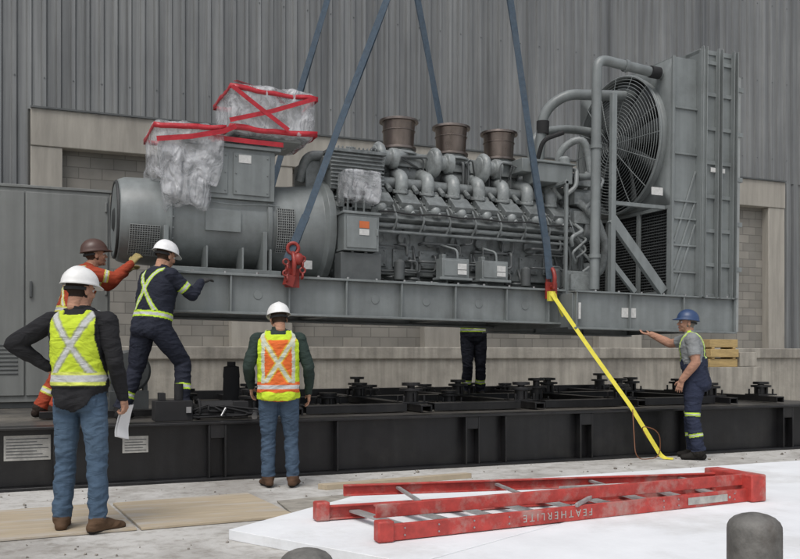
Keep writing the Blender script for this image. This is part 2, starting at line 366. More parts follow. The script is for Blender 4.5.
dr=MB(); dr.lathe((1.2,10.9,1.05),(0,1,0),[(0,.04),(.02,.22),(.05,.25),(.2,.25),(.23,.22),(.25,.04)],32); dr.box(.98,1.42,10.92,11.12,.58,.82); dr.box(1.0,1.05,10.95,11.1,.6,1.1); dr.box(1.36,1.41,10.95,11.1,.6,1.1); dr.build('hose_reel','greyD',bevel=.005)

# ------------------------------------------------------------ cabinet
cb=empty('electrical_cabinet',(.4,12.5,.58))
b=MB(); b.box(-.35,1.08,12.0,13.1,.66,3.3); b.box(-.3,1.03,12.05,13.05,.58,.66,1); b.box(-.37,1.10,11.98,13.12,3.3,3.335)
b.box(.09,1.05,11.975,11.999,.74,3.25); b.box(-.33,.07,11.975,11.999,.74,3.25)
for z in(.95,2.0,3.05): b.cyl((1.03,11.965,z),(1.03,11.965,z+.12),.015)
b.box(.13,.16,11.94,11.975,1.95,2.15,1)
for z in range(8): b.box(-.28,.0,11.965,11.975,1.0+z*.05,1.02+z*.05,1)
b.build('cabinet_body',['cab','greyD'],cb,bevel=.006)

# ------------------------------------------------------------ generator set
GC=(5.2,10.5,1.85)
gs=empty('generator_set',GC)
F0=9.7; F1=11.35
CB=10.55
b=MB()
def ibeam(a0,a1,y,z0,z1,sg):
    b.box(a0,a1,y-.012,y+.012,z0+.025,z1-.025); b.box(a0,a1,y-.09,y+.09,z1-.025,z1); b.box(a0,a1,y-.09,y+.09,z0,z0+.025)
ibeam(1.5,6.35,F0,1.64,2.08,-1); ibeam(1.5,6.35,F1+.1,1.64,2.08,1)
for a in (1.52,2.1,2.75,3.42,4.1,4.8,5.5,6.1):
    b.box(a,a+.018,F0-.08,F0-.012,1.665,2.055); b.box(a,a+.018,F1+.112,F1+.18,1.665,2.055)
for a in(1.55,3.4,5.0,6.2): b.box(a,a+.15,F0+.012,F1+.088,1.68,2.0)
b.box(1.5,6.3,F0+.02,F1+.08,2.0,2.03)
for y in(9.36,11.6):
    b.box(6.3,8.82,y-.01,y+.01,1.60,2.03); b.box(6.28,8.84,y-.06,y+.1,2.03,2.05); b.box(6.28,8.84,y-.06,y+.1,1.575,1.60)
    for a in(6.3,7.1,7.95,8.8): b.box(a,a+.018,y-.055,y-.01,1.60,2.03)
b.box(6.28,6.31,9.37,11.59,1.60,2.02); b.box(8.80,8.83,9.37,11.59,1.60,2.02)
b.box(6.32,8.8,9.4,11.55,1.99,2.025)
for a in(2.42,3.8,4.45,5.15,5.8): b.lathe((a,F0-.013,1.86),(0,-1,0),[(0,.05),(.006,.05)],20)
b.build('skid_frame','grey',gs,bevel=.004)
b=MB()
for a in np.arange(1.7,8.8,.35):
    b.cyl((a,F0-.05 if a<6.3 else 9.34,2.08 if a<6.3 else 2.05),(a,F0-.05 if a<6.3 else 9.34,2.10 if a<6.3 else 2.07),.016,n=6)
b.box(7.0,7.22,9.342,9.346,1.74,1.86,1); b.box(6.33,6.36,9.30,9.34,1.7,1.9,1)
b.build('skid_bolts_and_plate',['steel','white'],gs)
AZ=2.70
b=MB()
b.lathe((.98,CB,AZ),(1,0,0),[(0,.36),(.0,.40),(.03,.455),(.10,.48),(.42,.495),(.5,.50),(.53,.545),(.56,.545),(.57,.51),(1.62,.51),(1.63,.555),(1.68,.555),(1.69,.515),(1.95,.53),(2.3,.58),(2.34,.64),(2.42,.64),(2.44,.58),(2.56,.58)],56)
for a in(1.45,2.55): 
    b.box(a,a+.05,CB-.55,CB+.55,2.06,2.6)
b.box(1.35,2.75,CB-.6,CB-.42,2.05,2.16); b.box(1.35,2.75,CB+.42,CB+.6,2.05,2.16)
for a in(1.45,1.9,2.3,2.62):
    b.box(a,a+.02,CB-.6,CB-.3,2.16,2.40)
for i in range(28):
    an=2*math.pi*i/28
    b.cyl((3.42,CB+.61*math.cos(an),AZ+.61*math.sin(an)),(3.445,CB+.61*math.cos(an),AZ+.61*math.sin(an)),.016,n=6)
    b.cyl((1.50,CB+.53*math.cos(an),AZ+.53*math.sin(an)),(1.56,CB+.53*math.cos(an),AZ+.53*math.sin(an)),.012,n=6)
b.tube([(1.6+.05*i,CB-.52-.004*math.sin(i*.7),AZ+.20+.01*math.sin(i*.4)) for i in range(24)],.006,6)
b.box(1.9,2.3,CB-.53,CB-.45,AZ-.12,AZ+.12)
b.build('alternator','grey',gs,bevel=.004)
b=MB()
def grille(a0,a1,t0,t1,rad,na,nt):
    for i in range(na+1):
        a=a0+(a1-a0)*i/na; b.tube([(a,CB+rad*math.cos(t),AZ+rad*math.sin(t)) for t in np.linspace(t0,t1,14)],.004,4)
    for j in range(nt+1):
        t=t0+(t1-t0)*j/nt; b.tube([(a0,CB+rad*math.cos(t),AZ+rad*math.sin(t)),(a1,CB+rad*math.cos(t),AZ+rad*math.sin(t))],.004,4)
grille(1.10,1.42,R(192),R(235),.506,12,16); grille(2.72,2.92,R(160),R(215),.545,8,18)
b.build('vent_grilles','greyL',gs)
b=MB()
def patch(a0,a1,t0,t1,rad):
    n=12; vs=[];fs=[]
    for i in range(n+1):
        t=t0+(t1-t0)*i/n
        for a in(a0,a1): vs.append((a,CB+rad*math.cos(t),AZ+rad*math.sin(t)))
    for i in range(n): fs.append((2*i,2*i+1,2*i+3,2*i+2))
    b.add(vs,fs)
patch(1.10,1.42,R(192),R(235),.503); patch(2.72,2.92,R(160),R(215),.541)
b.ring((.99,CB,AZ),(1,0,0),.42,.02); b.lathe((.96,CB,AZ),(1,0,0),[(0,.1),(.03,.15)],24)
b.build('vent_openings','core',gs)
b=MB()
b.box(1.68,2.68,10.02,11.1,2.95,3.52); b.box(1.62,2.74,9.98,11.14,3.52,3.56)
b.box(1.74,2.14,10.005,10.018,3.0,3.47); b.box(2.20,2.62,10.005,10.018,3.0,3.47)
b.add([(1.75,10.05,2.95),(2.62,10.05,2.95),(2.62,10.95,2.95),(1.75,10.95,2.95),(1.6,10.15,3.0),(1.6,10.9,3.0)],[(0,1,2,3)])
b.box(1.85,2.5,10.1,11.0,3.1,3.55); b.box(2.3,2.6,10.2,11.0,3.56,3.72)
for z in(3.04,3.24,3.43):
    for a in(1.77,2.11,2.23,2.59): b.cyl((a,9.995,z),(a,10.01,z),.01,n=6)
b.box(1.64,2.70,10.06,10.95,2.80,2.95); b.box(1.7,2.66,10.1,10.9,2.7,2.80)
b.build('terminal_box','grey',gs,bevel=.006)
b=MB(); b.box(2.26,2.40,10.0,10.004,3.36,3.45); b.box(3.02,3.12,9.96,9.965,2.2,2.3); b.build('terminal_labels','white',gs)
def wrap(name,x0,x1,y0,y1,z0,z1,seed,drape=0,amp=1.0,ex=16):
    bm=bmesh.new(); bmesh.ops.create_cube(bm,size=2); bmesh.ops.subdivide_edges(bm,edges=bm.edges,cuts=26,use_grid_fill=True)
    for v in bm.verts:
        c=v.co.copy()
        l=(abs(c.x)**ex+abs(c.y)**ex+abs(c.z)**ex)**(1/ex); c=c/l
        p=V(((x0+x1)/2+c.x*(x1-x0)/2,(y0+y1)/2+c.y*(y1-y0)/2,(z0+z1)/2+c.z*(z1-z0)/2))
        n=V((c.x**7,c.y**7,c.z**7)).normalized()
        k=(abs(noise.noise(V((p.x*4,p.y*4,p.z*2))+V((seed,0,0))))*.045+abs(noise.noise(V((p.x*11,p.y*11,p.z*5))+V((0,seed,0))))*.028)*amp
        bot=max(0,-c.z)
        p+=n*(k-.004)+V((0,0,-1))*bot*drape*(.45+.9*noise.noise(V((p.x*3.5,p.y*3.5,seed))))
        p.x+= bot*.05*noise.noise(p*5); p.y+=bot*.05*noise.noise(p*6+V((3,3,3)))
        v.co=p
    me=bpy.data.meshes.new(name); bm.to_mesh(me); bm.free(); me.materials.append(M['plastic'])
    me.polygons.foreach_set('use_smooth',[True]*len(me.polygons))
    o=bpy.data.objects.new(name,me); S.collection.objects.link(o); setp(o,gs)
wrap('plastic_wrap_upper',2.16,3.12,9.95,10.85,3.70,4.24,1.0,.03,.8)
wrap('plastic_wrap_side',1.34,2.06,9.9,10.7,3.28,3.72,5.0,.30)
wrap('plastic_wrap_hanging',1.44,1.9,9.91,10.25,3.02,3.45,9.0,.34,1.4,8)
b=MB(); b.box(2.28,3.0,10.05,10.75,3.66,4.10); b.box(2.2,3.08,9.98,10.82,3.70,3.735); b.box(1.45,1.95,10.0,10.62,3.36,3.62); b.build('intake_boxes','greyL',gs,bevel=.01)
b=MB()
def tape(x0,x1,y0,y1,z,h=.055,e=.03,tilt=0):
    N=10; base=[(x0-e,y0-e),(x1+e,y0-e),(x1+e,y1+e),(x0-e,y1+e)]; vs=[];fs=[]
    P=[]
    for i in range(4):
        p=base[i];q=base[(i+1)%4]
        for j in range(N):
            t=j/N; P.append((p[0]+(q[0]-p[0])*t,p[1]+(q[1]-p[1])*t))
    cx=(x0+x1)/2;cy=(y0+y1)/2
    for x,y in P:
        w=noise.noise(V((x*5,y*5,z)))*.02; k=1+noise.noise(V((x*7,y*7,z+3)))*.02
        tl=tilt*(x-x0)/(x1-x0)
        vs+= [(cx+(x-cx)*k,cy+(y-cy)*k,z+w+tl),(cx+(x-cx)*k,cy+(y-cy)*k,z+h+w*1.6+tl)]
    n=len(P)
    for i in range(n):
        j=(i+1)%n; fs.append((2*i,2*j,2*j+1,2*i+1))
    b.add(vs,fs)
tape(2.16,3.12,9.95,10.85,3.70,.065,.025,.02); tape(2.16,3.12,9.95,10.85,4.15,.055,.028,-.02)
tape(1.34,2.06,9.9,10.7,3.62,.06,.03,.05)
b.strap([(2.13,9.90,3.80),(2.6,9.893,3.95),(3.12,9.90,4.16)],.05,.004,(0,0,1)); b.strap([(2.15,9.896,4.18),(2.45,9.889,3.98),(2.8,9.893,3.76)],.05,.004,(0,0,1))
b.strap([(2.2,9.96,4.262),(2.7,10.3,4.285),(3.05,10.8,4.265)],.06,.003,(.5,-.8,0)); b.strap([(1.9,9.94,3.60),(2.4,9.965,3.60),(2.76,9.965,3.60)],.055,.004,(0,0,1))
b.strap([(1.34,9.86,3.50),(1.7,9.85,3.56),(2.06,9.86,3.66),(2.2,9.90,3.74)],.055,.004,(0,0,1))
b.build('red_tape','tape',gs,solid=.003)

# engine
b=MB()
b.box(3.55,6.72,CB-.40,CB+.40,2.2,2.78); b.box(3.6,6.6,CB-.28,CB+.28,1.75,2.2)
for sg in(-1,1):
    b.add([(3.6,CB+sg*.40,2.78),(6.7,CB+sg*.40,2.78),(6.7,CB+sg*.62,2.86),(3.6,CB+sg*.62,2.86),(3.6,CB+sg*.1,3.1),(6.7,CB+sg*.1,3.1),(6.7,CB+sg*.40,3.14),(3.6,CB+sg*.40,3.14)],
          [(0,1,2,3),(4,5,6,7),(3,2,6,7),(0,1,5,4),(0,3,7,4),(1,2,6,5)])
b.box(3.48,3.6,CB-.62,CB+.62,2.15,3.25); b.box(6.68,6.9,CB-.5,CB+.5,2.1,3.2)
b.build('engine_block','engine',gs,bevel=.012)
b=MB()
for sg in(-1,1):
    for i in range(8):
        a=3.98+i*.355
        X=Matrix.Translation((a,CB+sg*.47,3.0))@Matrix.Rotation(-sg*R(38),4,'X')
        b.box(-.15,.15,-.15,.15,-.06,.08,0,X); b.box(-.125,.125,-.12,.12,.08,.16,0,X)
        for dx in(-.135,.135):
            for dy in(-.135,0,.135): b.cyl(X@V((dx,dy,.08)),X@V((dx,dy,.105)),.014,n=6)
        b.box(a-.14,a+.13,CB+sg*.40,CB+sg*.43,2.30,2.52) ; b.lathe((a,CB+sg*.40,2.65),(0,sg,0),[(0,.085),(.045,.085),(.055,.06)],18)
        for dx in(-.11,.10):
            for z in(2.33,2.49): b.cyl((a+dx,CB+sg*.43,z),(a+dx,CB+sg*.443,z),.013,n=6)
b.build('cylinder_heads','engine',gs,bevel=.008)
b=MB()
for sg in(-1,1):
    for i in range(8):
        a=3.98+i*.355; y=lambda q:CB+sg*q
        b.tube(roundpath([(a-.05,y(.42),3.14),(a-.04,y(.46),3.40),(a-.0,y(.12),3.50)],.14),[.070]+[.080]*7+[.092],14)
        b.lathe((a-.05,y(.425),3.20),(0,sg*.12,1),[(0,.1),(.03,.1)],14)
        for q in range(6):
            an=q*math.pi/3; b.cyl((a-.05+.088*math.cos(an),y(.43)+.088*math.sin(an),3.22),(a-.05+.088*math.cos(an),y(.43)+.088*math.sin(an),3.245),.01,n=6)
        p0=V((a+.10,y(.34),3.22)); p1=V((a-.02,y(.60),2.98)); b.tube([p0,p0.lerp(p1,.5),p1],[.062,.072,.072],14); b.ell(p1,(.072,.072,.072),14); b.ell(p0,.062,12)
        b.lathe(p0.lerp(p1,.55),p1-p0,[(0,.084),(.022,.084)],14)
        b.cyl((a+.02,y(.60),2.98),(a+.02,y(.66),2.92),.028,n=10)
b.build('rocker_covers_and_elbows','cast',gs,bevel=.004)
b=MB()
b.tube([(3.8,CB,3.50),(6.65,CB,3.50)],.15,20); 
for sg in(-1,1):
    b.tube([(3.75,CB+sg*.33,3.34),(6.7,CB+sg*.33,3.34)],.07,14)
    b.tube(roundpath([(3.65,CB+sg*.57,2.78),(6.75,CB+sg*.57,2.78),(6.9,CB+sg*.5,2.6),(6.95,CB+sg*.3,2.5)],.1),.030,10)
    b.tube(roundpath([(3.65,CB+sg*.60,2.70),(6.6,CB+sg*.60,2.70),(6.75,CB+sg*.5,2.3)],.1),.018,10)
    for i in range(8):
        a=3.98+i*.355; b.tube(roundpath([(a+.14,CB+sg*.60,2.72),(a+.16,CB+sg*.69,2.84),(a+.12,CB+sg*.64,3.02),(a+.1,CB+sg*.5,3.1)],.05,4),.013,8)
        b.cyl((a+.14,CB+sg*.33,3.34),(a+.14,CB+sg*.50,3.22),.03,n=10); b.lathe((a-.17,CB+sg*.57,2.78),(1,0,0),[(0,.042),(.03,.042)],12)
b.build('manifolds_and_rails','engine',gs)
b=MB()
def turbo(a,y,z):
    b.lathe((a-.13,y,z),(1,0,0),[(0,.06),(.01,.13),(.06,.17),(.12,.17),(.14,.1),(.22,.09),(.24,.13),(.32,.13),(.34,.06)],24)
    n=26; b.tube([V((a-.06,y+.14*math.cos(t),z+.14*math.sin(t))) for t in np.linspace(0,5.2,n)],[.035+.035*i/n for i in range(n)],12)
for a,y in((4.1,CB-.26),(4.1,CB+.26),(4.85,CB-.28),(5.55,CB-.26),(6.3,CB-.26),(6.3,CB+.26)): turbo(a,y,3.66)
b.tube(roundpath([(4.2,CB-.2,3.66),(4.45,CB-.15,3.76),(4.45,CB,3.8)],.1),.08,14)
b.box(4.2,6.1,CB-.16,CB+.16,3.6,3.78)
for a in(4.43,5.17,5.88): b.lathe((a,CB,3.76),(0,0,1),[(0,.24),(.03,.24),(.04,.19),(.1,.18)],28)
b.build('turbochargers','cast',gs,bevel=.006)
b=MB()
for a in(4.43,5.17,5.88):
    b.lathe((a,CB,3.84),(0,0,1),[(0,.185),(.05,.195),(.30,.205),(.34,.215)],36); b.lathe((a,CB,4.18),(0,0,1),[(0,.25),(.03,.25)],36); b.lathe((a,CB,3.83),(0,0,1),[(0,.225),(.03,.225)],36)
    b.ring((a,CB,4.07),(0,0,1),.205,.008)
b.build('exhaust_outlets','rust',gs,bevel=.003)
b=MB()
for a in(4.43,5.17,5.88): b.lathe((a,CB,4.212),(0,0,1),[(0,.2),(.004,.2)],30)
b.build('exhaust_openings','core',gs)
b=MB()
b.box(3.38,4.02,CB-.48,CB+.5,3.18,3.62); b.box(3.34,4.06,CB-.52,CB+.54,3.62,3.66)
for i in range(9): b.box(3.36,4.04,CB-.505,CB-.48,3.22+i*.045,3.24+i*.045)
for i in range(12): b.cyl((3.4+i*.052,CB-.5,3.66),(3.4+i*.052,CB-.5,3.69),.012,n=6)
b.tube(roundpath([(3.1,CB-.1,3.3),(3.15,CB-.2,3.6),(3.4,CB-.2,3.62)],.12),.06,12)
b.box(3.15,3.38,CB-.2,CB+.3,3.1,3.55); b.lathe((3.3,CB-.35,3.5),(1,0,0),[(0,.08),(.3,.08)],18)
b.lathe((3.75,CB-.1,3.66),(0,0,1),[(0,.1),(.04,.1),(.05,.06),(.12,.06)],18)
b.build('aftercooler_housing','engine',gs,bevel=.008)
b=MB()
b.box(3.42,3.85,9.72,9.95,2.42,2.84); b.box(3.40,3.87,9.70,9.97,2.84,2.87); b.box(3.45,3.82,9.705,9.72,2.45,2.81)
b.box(3.40,3.9,9.76,9.98,2.06,2.40,1); b.cyl((3.55,9.8,2.06),(3.55,9.8,2.42),.02); b.cyl((3.72,9.8,2.06),(3.72,9.8,2.42),.02)
b.cyl((3.82,9.70,2.6),(3.82,9.70,2.68),.012); 
for a in(3.5,3.6,3.7): b.tube(roundpath([(a,9.83,2.86),(a,9.83,3.05),(a+.1,10.0,3.1)],.06),.014,8)
for a in(4.68,5.22):
    b.box(a,a+.36,9.74,9.92,2.17,2.40); b.box(a-.04,a+.40,9.72,9.93,2.14,2.17); b.box(a+.02,a+.34,9.73,9.74,2.19,2.38)
    b.box(a+.05,a+.1,9.85,9.95,2.4,2.46); b.tube(roundpath([(a+.1,9.83,2.16),(a+.1,9.8,2.1),(a-.3,9.85,2.1)],.05),.014,8)
    b.tube(roundpath([(a+.25,9.83,2.40),(a+.25,9.85,2.52),(a+.1,10.05,2.6)],.05),.016,8)
b.build('control_boxes',['grey','greyD'],gs,bevel=.006)
b=MB(); b.box(3.60,3.72,9.699,9.703,2.68,2.76,1); b.box(3.60,3.72,9.699,9.703,2.60,2.67,0)
for a in(4.68,5.22): b.box(a+.2,a+.32,9.724,9.728,2.27,2.34); b.box(a+.2,a+.32,9.722,9.726,2.21,2.26)
b.build('labels',['white','orange'],gs)
wrap('plastic_wrap_panel',3.42,3.88,9.72,9.98,3.00,3.36,12.0,.02,.5,10)
b=MB(); b.box(3.5,3.80,9.8,9.93,3.05,3.30); b.box(3.45,3.85,9.93,10.1,2.95,3.34); b.cyl((3.58,9.795,3.2),(3.58,9.80,3.2),.04,m=1); b.cyl((3.71,9.795,3.2),(3.71,9.80,3.2),.04,m=1); b.box(3.54,3.76,9.795,9.80,3.08,3.13,1); b.build('instrument_panel',['grey','core'],gs,bevel=.004)
b=MB()
for i in range(38):
    a=random.uniform(3.7,6.6); z=random.uniform(2.1,2.62); y=CB-.5-random.uniform(0,.12); l=random.uniform(.1,.5)
    b.tube(roundpath([(a,CB-.4,z),(a,y,z),(a+l,y,z),(a+l,y,z+random.choice([-.15,.12,.2])),(a+l,CB-.4,z+.2)],.05,4),random.uniform(.008,.02),8)
for i in range(26):
    a=random.uniform(3.9,6.6); y=CB+random.uniform(-.45,.1); z=3.5
    b.tube(roundpath([(a,y,z-.1),(a,y,z+.22),(a+random.uniform(-.4,.4),y+random.uniform(-.1,.2),z+.2),(a+.2,y+.2,z)],.06,4),random.uniform(.008,.022),8)
for a in(3.75,4.2,5.95,6.4):
    b.lathe((a,CB-.62,2.12),(0,0,1),[(0,.04),(.01,.065),(.22,.065),(.25,.03)],18)
b.build('pipework_small','greyD',gs)
b=MB()
for x0,x1,zz in((3.9,4.9,2.12),(4.9,5.7,2.1),(5.6,6.5,2.13),(3.9,6.6,2.92)):
    pts=[(x0+(x1-x0)*t/16,9.86+.02*math.sin(t*.9),zz-.05*math.sin(math.pi*t/16)*(zz<2.5)+.01*math.sin(t*1.7)) for t in range(17)]
    b.tube(pts,.010,6)
b.build('wiring_loom','blackflat',gs)
b=MB()
b.lathe((6.88,CB,2.55),(1,0,0),[(0,.34),(.1,.34),(.12,.26),(.2,.12),(.28,.12)],32); b.lathe((6.9,CB-.38,2.95),(1,0,0),[(0,.17),(.14,.17),(.18,.1)],24); b.lathe((6.9,CB-.4,2.35),(1,0,0),[(0,.15),(.18,.15),(.2,.08)],24)
b.tube(roundpath([(6.95,CB-.4,2.35),(7.2,CB-.45,2.35),(7.2,CB-.6,2.7),(7.0,CB-.62,3.1),(6.8,CB-.5,3.3)],.12),.055,14)
b.tube(roundpath([(6.9,CB-.35,2.95),(7.1,CB-.5,2.95),(7.1,CB-.5,3.4),(6.75,CB-.35,3.45)],.12),.06,14)
b.tube(roundpath([(6.7,CB-.1,3.35),(6.7,CB-.2,4.05),(6.95,CB-.4,4.2),(7.05,CB-.4,3.9),(7.1,CB-.45,3.0)],.18),.05,14)
for z in(3.0,3.25,3.5): b.box(6.72,6.98,CB-.55,CB-.32,z,z+.16)
b.box(6.6,7.0,CB-.3,CB+.3,3.2,3.5); b.lathe((6.62,CB-.45,3.55),(0,0,1),[(0,.08),(.3,.08),(.33,.05)],18)
b.box(6.5,6.9,9.85,10.05,2.05,2.35); b.box(6.55,6.85,9.80,9.84,2.1,2.3)
for z in(2.15,2.55,2.75): b.lathe((6.98,9.95,z),(0,-1,0),[(0,.06),(.03,.06)],16)
for i in range(14):
    p=V((random.uniform(6.45,7.0),random.uniform(9.85,10.1),random.uniform(2.3,3.4)))
    b.tube(roundpath([p,p+V((random.uniform(-.15,.15),-.05,.1)),p+V((random.uniform(-.1,.2),-.02,random.uniform(.2,.4))),p+V((.1,.3,.4))],.06,4),random.uniform(.012,.032),10)
b.build('engine_front_gear','cast',gs,bevel=.006)
b=MB()
b.box(5.95,6.7,CB-.5,CB-.2,3.62,3.80); b.box(6.1,6.62,9.9,10.3,3.48,3.72); b.box(6.06,6.66,9.87,10.33,3.72,3.745)
b.build('expansion_tank','grey',gs,bevel=.01)
b=MB()
PY=9.62
b.tube(roundpath([(6.78,PY,2.1),(6.78,PY,5.06),(7.4,PY,5.02),(8.15,PY+.05,4.99)],.16,8),.064,20)
for z in(2.5,3.9): b.lathe((6.78,PY,z),(0,0,1),[(0,.08),(.05,.08)],20)
b.lathe((7.2,PY,5.03),(1,0,-.05),[(0,.08),(.05,.08)],20)
b.tube(roundpath([(6.45,10.5,3.6),(6.5,10.45,4.55),(6.75,10.3,4.78),(7.8,10.2,4.86)],.25,8),.07,20)
b.tube(roundpath([(6.6,10.9,3.6),(6.6,10.9,4.35),(7.1,10.9,4.5),(7.8,10.9,4.5)],.25,8),.06,18)
b.tube(roundpath([(6.78,PY,3.55),(6.78,PY+.5,3.62),(6.7,PY+.7,3.6)],.1),.045,14)
b.build('coolant_pipes','grey',gs)
b=MB()
b.cyl((6.50,10.455,4.25),(6.50,10.45,4.42),.085); b.cyl((7.62,PY,5.008),(7.76,PY,5.005),.078)
b.tube(roundpath([(6.3,10.3,3.75),(6.35,10.2,4.1),(6.6,10.1,4.2)],.1),.03,10)
b.build('rubber_couplings','blackflat',gs)
b=MB()
b.box(6.90,6.97,9.44,9.51,2.05,4.6); b.box(6.90,6.97,11.4,11.48,2.05,4.2)
b.beam((6.93,9.48,3.0),(7.75,9.48,2.1),.07,.13); b.beam((6.93,9.48,2.45),(7.3,9.48,2.08),.05,.07); b.beam((6.93,11.44,3.0),(7.75,11.44,2.1),.07,.11)
b.beam((6.93,9.48,3.2),(7.75,9.48,3.2),.05,.05)
b.box(6.4,6.44,9.72,9.76,2.08,3.5); b.box(6.4,6.44,10.9,10.94,2.08,3.5); b.box(6.38,6.46,9.72,10.94,3.44,3.48)
b.build('braces','grey',gs,bevel=.005)
# radiator: one large fan; lower bay is closed by a ribbed shroud panel with an arc-shaped recess
b=MB()
def holeplate(a,cy,cz,r,y0,y1,z0,z1,n=64):
    vs=[];fs=[]
    for i in range(n):
        t=2*math.pi*i/n; c,s_=math.cos(t),math.sin(t)
        k=1e9
        if c>1e-6:k=min(k,(y1-cy)/c)
        if c<-1e-6:k=min(k,(y0-cy)/c)
        if s_>1e-6:k=min(k,(z1-cz)/s_)
        if s_<-1e-6:k=min(k,(z0-cz)/s_)
        vs+=[(a,cy+r*c,cz+r*s_),(a,cy+k*c,cz+k*s_),(a-.12,cy+r*c,cz+r*s_),(a+.12,cy+r*c,cz+r*s_)]
    for i in range(n):
        j=(i+1)%n; fs+=[(4*i,4*i+1,4*j+1,4*j),(4*i,4*i+2,4*j+2,4*j),(4*i,4*i+3,4*j+3,4*j)]
    for yy in(y0,y1):
        for zz in(z0,z1):
            an=math.atan2(zz-cz,yy-cy)%(2*math.pi); i=int(an/(2*math.pi)*n); j=(i+1)%n
            o=len(vs); vs.append((a,yy,zz)); fs.append((4*i+1,o,4*j+1))
    b.add(vs,fs)
FC=(10.44,4.20,.94)
holeplate(7.82,*FC,9.42,11.50,3.22,5.16)
b.build('fan_shroud_face','grey',gs,solid=.006)
b=MB()
b.box(7.82,8.2,9.40,9.42,2.03,5.17); b.box(7.82,8.2,11.50,11.52,2.03,5.17); b.box(7.82,8.2,9.42,11.5,5.16,5.18); b.box(7.80,7.84,9.38,9.42,2.03,5.18)
b.box(7.80,7.835,9.42,11.5,3.19,3.235); b.box(7.80,7.835,9.42,11.5,2.03,2.12)
for y in(9.42,10.05,10.75,11.42): b.box(7.80,7.84,y,y+.06,2.12,3.19)
for z in(2.35,2.7,3.05,3.28,3.9,4.5): b.box(7.84,8.2,9.375,9.40,z,z+.025)
b.beam((7.85,9.39,2.05),(8.19,9.39,3.0),.012,.03); b.beam((7.85,9.39,2.4),(8.19,9.39,3.3),.012,.03); b.beam((7.85,9.39,2.75),(8.19,9.39,3.7),.012,.03)
b.box(8.2,8.3,9.30,9.62,2.03,5.30); b.box(8.2,8.3,11.3,11.62,2.03,5.30)
b.box(8.2,8.82,9.34,11.58,5.25,5.31); b.box(8.2,8.82,9.34,11.58,2.03,2.1)
b.box(8.32,8.78,9.355,9.37,2.1,5.25); b.box(8.32,8.78,11.55,11.565,2.1,5.25)
for a in(8.24,8.5,8.76):
    b.box(a-.035,a+.035,9.325,9.354,2.1,5.25); b.box(a-.035,a-.028,9.27,9.325,2.03,5.33); b.box(a+.028,a+.035,9.27,9.325,2.03,5.33)
for z in(2.45,2.9,3.35,3.8,4.25,4.7,5.12): b.box(8.3,8.74,9.33,9.354,z,z+.05)
for z in(2.4,3.0,3.6,4.2,4.8): b.box(8.80,8.9,9.29,9.35,z,z+.06)
b.build('radiator_frame','grey',gs,bevel=.004)
b=MB()
for k in range(26): b.box(7.86,7.875,9.48,11.42,2.14+k*.040,2.152+k*.040)
for k in range(40): b.box(7.885,7.893,9.5+k*.048,9.506+k*.048,2.13,3.18)
b.build('lower_core_fins','greyD',gs)
b=MB(); b.box(8.82,8.86,9.30,9.36,1.6,5.0); b.box(8.82,8.86,11.56,11.62,1.6,5.0); b.build('edge_channels','greyL',gs)
b=MB()
for a in(8.24,8.5,8.76):
    for z in np.arange(2.2,5.2,.11): b.cyl((a,9.318,z),(a,9.3255,z),.011,n=6)
b.build('radiator_bolts','core',gs)
b=MB(); b.box(8.28,8.75,9.45,11.5,2.1,5.2); b.box(7.92,8.15,9.46,11.46,2.1,3.18)
b.build('radiator_core_block','core',gs)
b=MB()
def fan(cy,cz,r,nb):
    a=7.80
    b.lathe((a-.04,cy,cz),(1,0,0),[(0,.06),(.02,r*.18),(.14,r*.18)],28)
    for i in range(nb):
        t=2*math.pi*i/nb+.2; vs=[];K=7
        for j in range(K):
            q=j/(K-1); rr=r*(.16+.78*q); w=(.10+.11*q)*r/.87; tw=R(55-25*q); sw=.12*q*q
            d=V((0,math.cos(t+sw),math.sin(t+sw))); tg=V((0,-math.sin(t+sw),math.cos(t+sw)))
            for sgn in(-1,0,1):
                off=tg*math.cos(tw)*w*sgn+V((1,0,0))*math.sin(tw)*w*.7*sgn+V((-.012*(1-abs(sgn)),0,0))
                vs.append(V((a+.05,cy,cz))+d*rr+off)
        fs=[]
        for j in range(K-1):
            for k in range(2): fs.append((j*3+k,j*3+k+1,j*3+3+k+1,j*3+3+k))
        b.add(vs,fs)
fan(*FC,9)
b.build('fan_blades','greyD',gs,solid=.008)
b=MB()
cy,cz,r=FC; r+=.01; nr=int(r/.042)
for i in range(2,nr+1):
    rr=r*i/nr; dome=.08*(1-(rr/r)**2)
    b.ring((7.68-dome,cy,cz),(1,0,0),rr,.0045,n=56,k=4)
for i in range(16):
    t=2*math.pi*i/16; pts=[]
    for j in range(8):
        q=.1+.9*j/7; pts.append((7.68-.08*(1-q*q),cy+r*q*math.cos(t),cz+r*q*math.sin(t)))
    b.tube(pts,.006,5)
b.ring((7.70,cy,cz),(1,0,0),r,.02,n=64)
b.build('fan_guards','grey',gs)
b=MB(); b.box(8.38,8.46,9.318,9.323,3.7,3.76); b.box(8.56,8.62,9.318,9.323,3.7,3.76); b.box(7.52,7.70,9.44,9.445,3.35,3.45)
b.build('radiator_labels','white',gs)
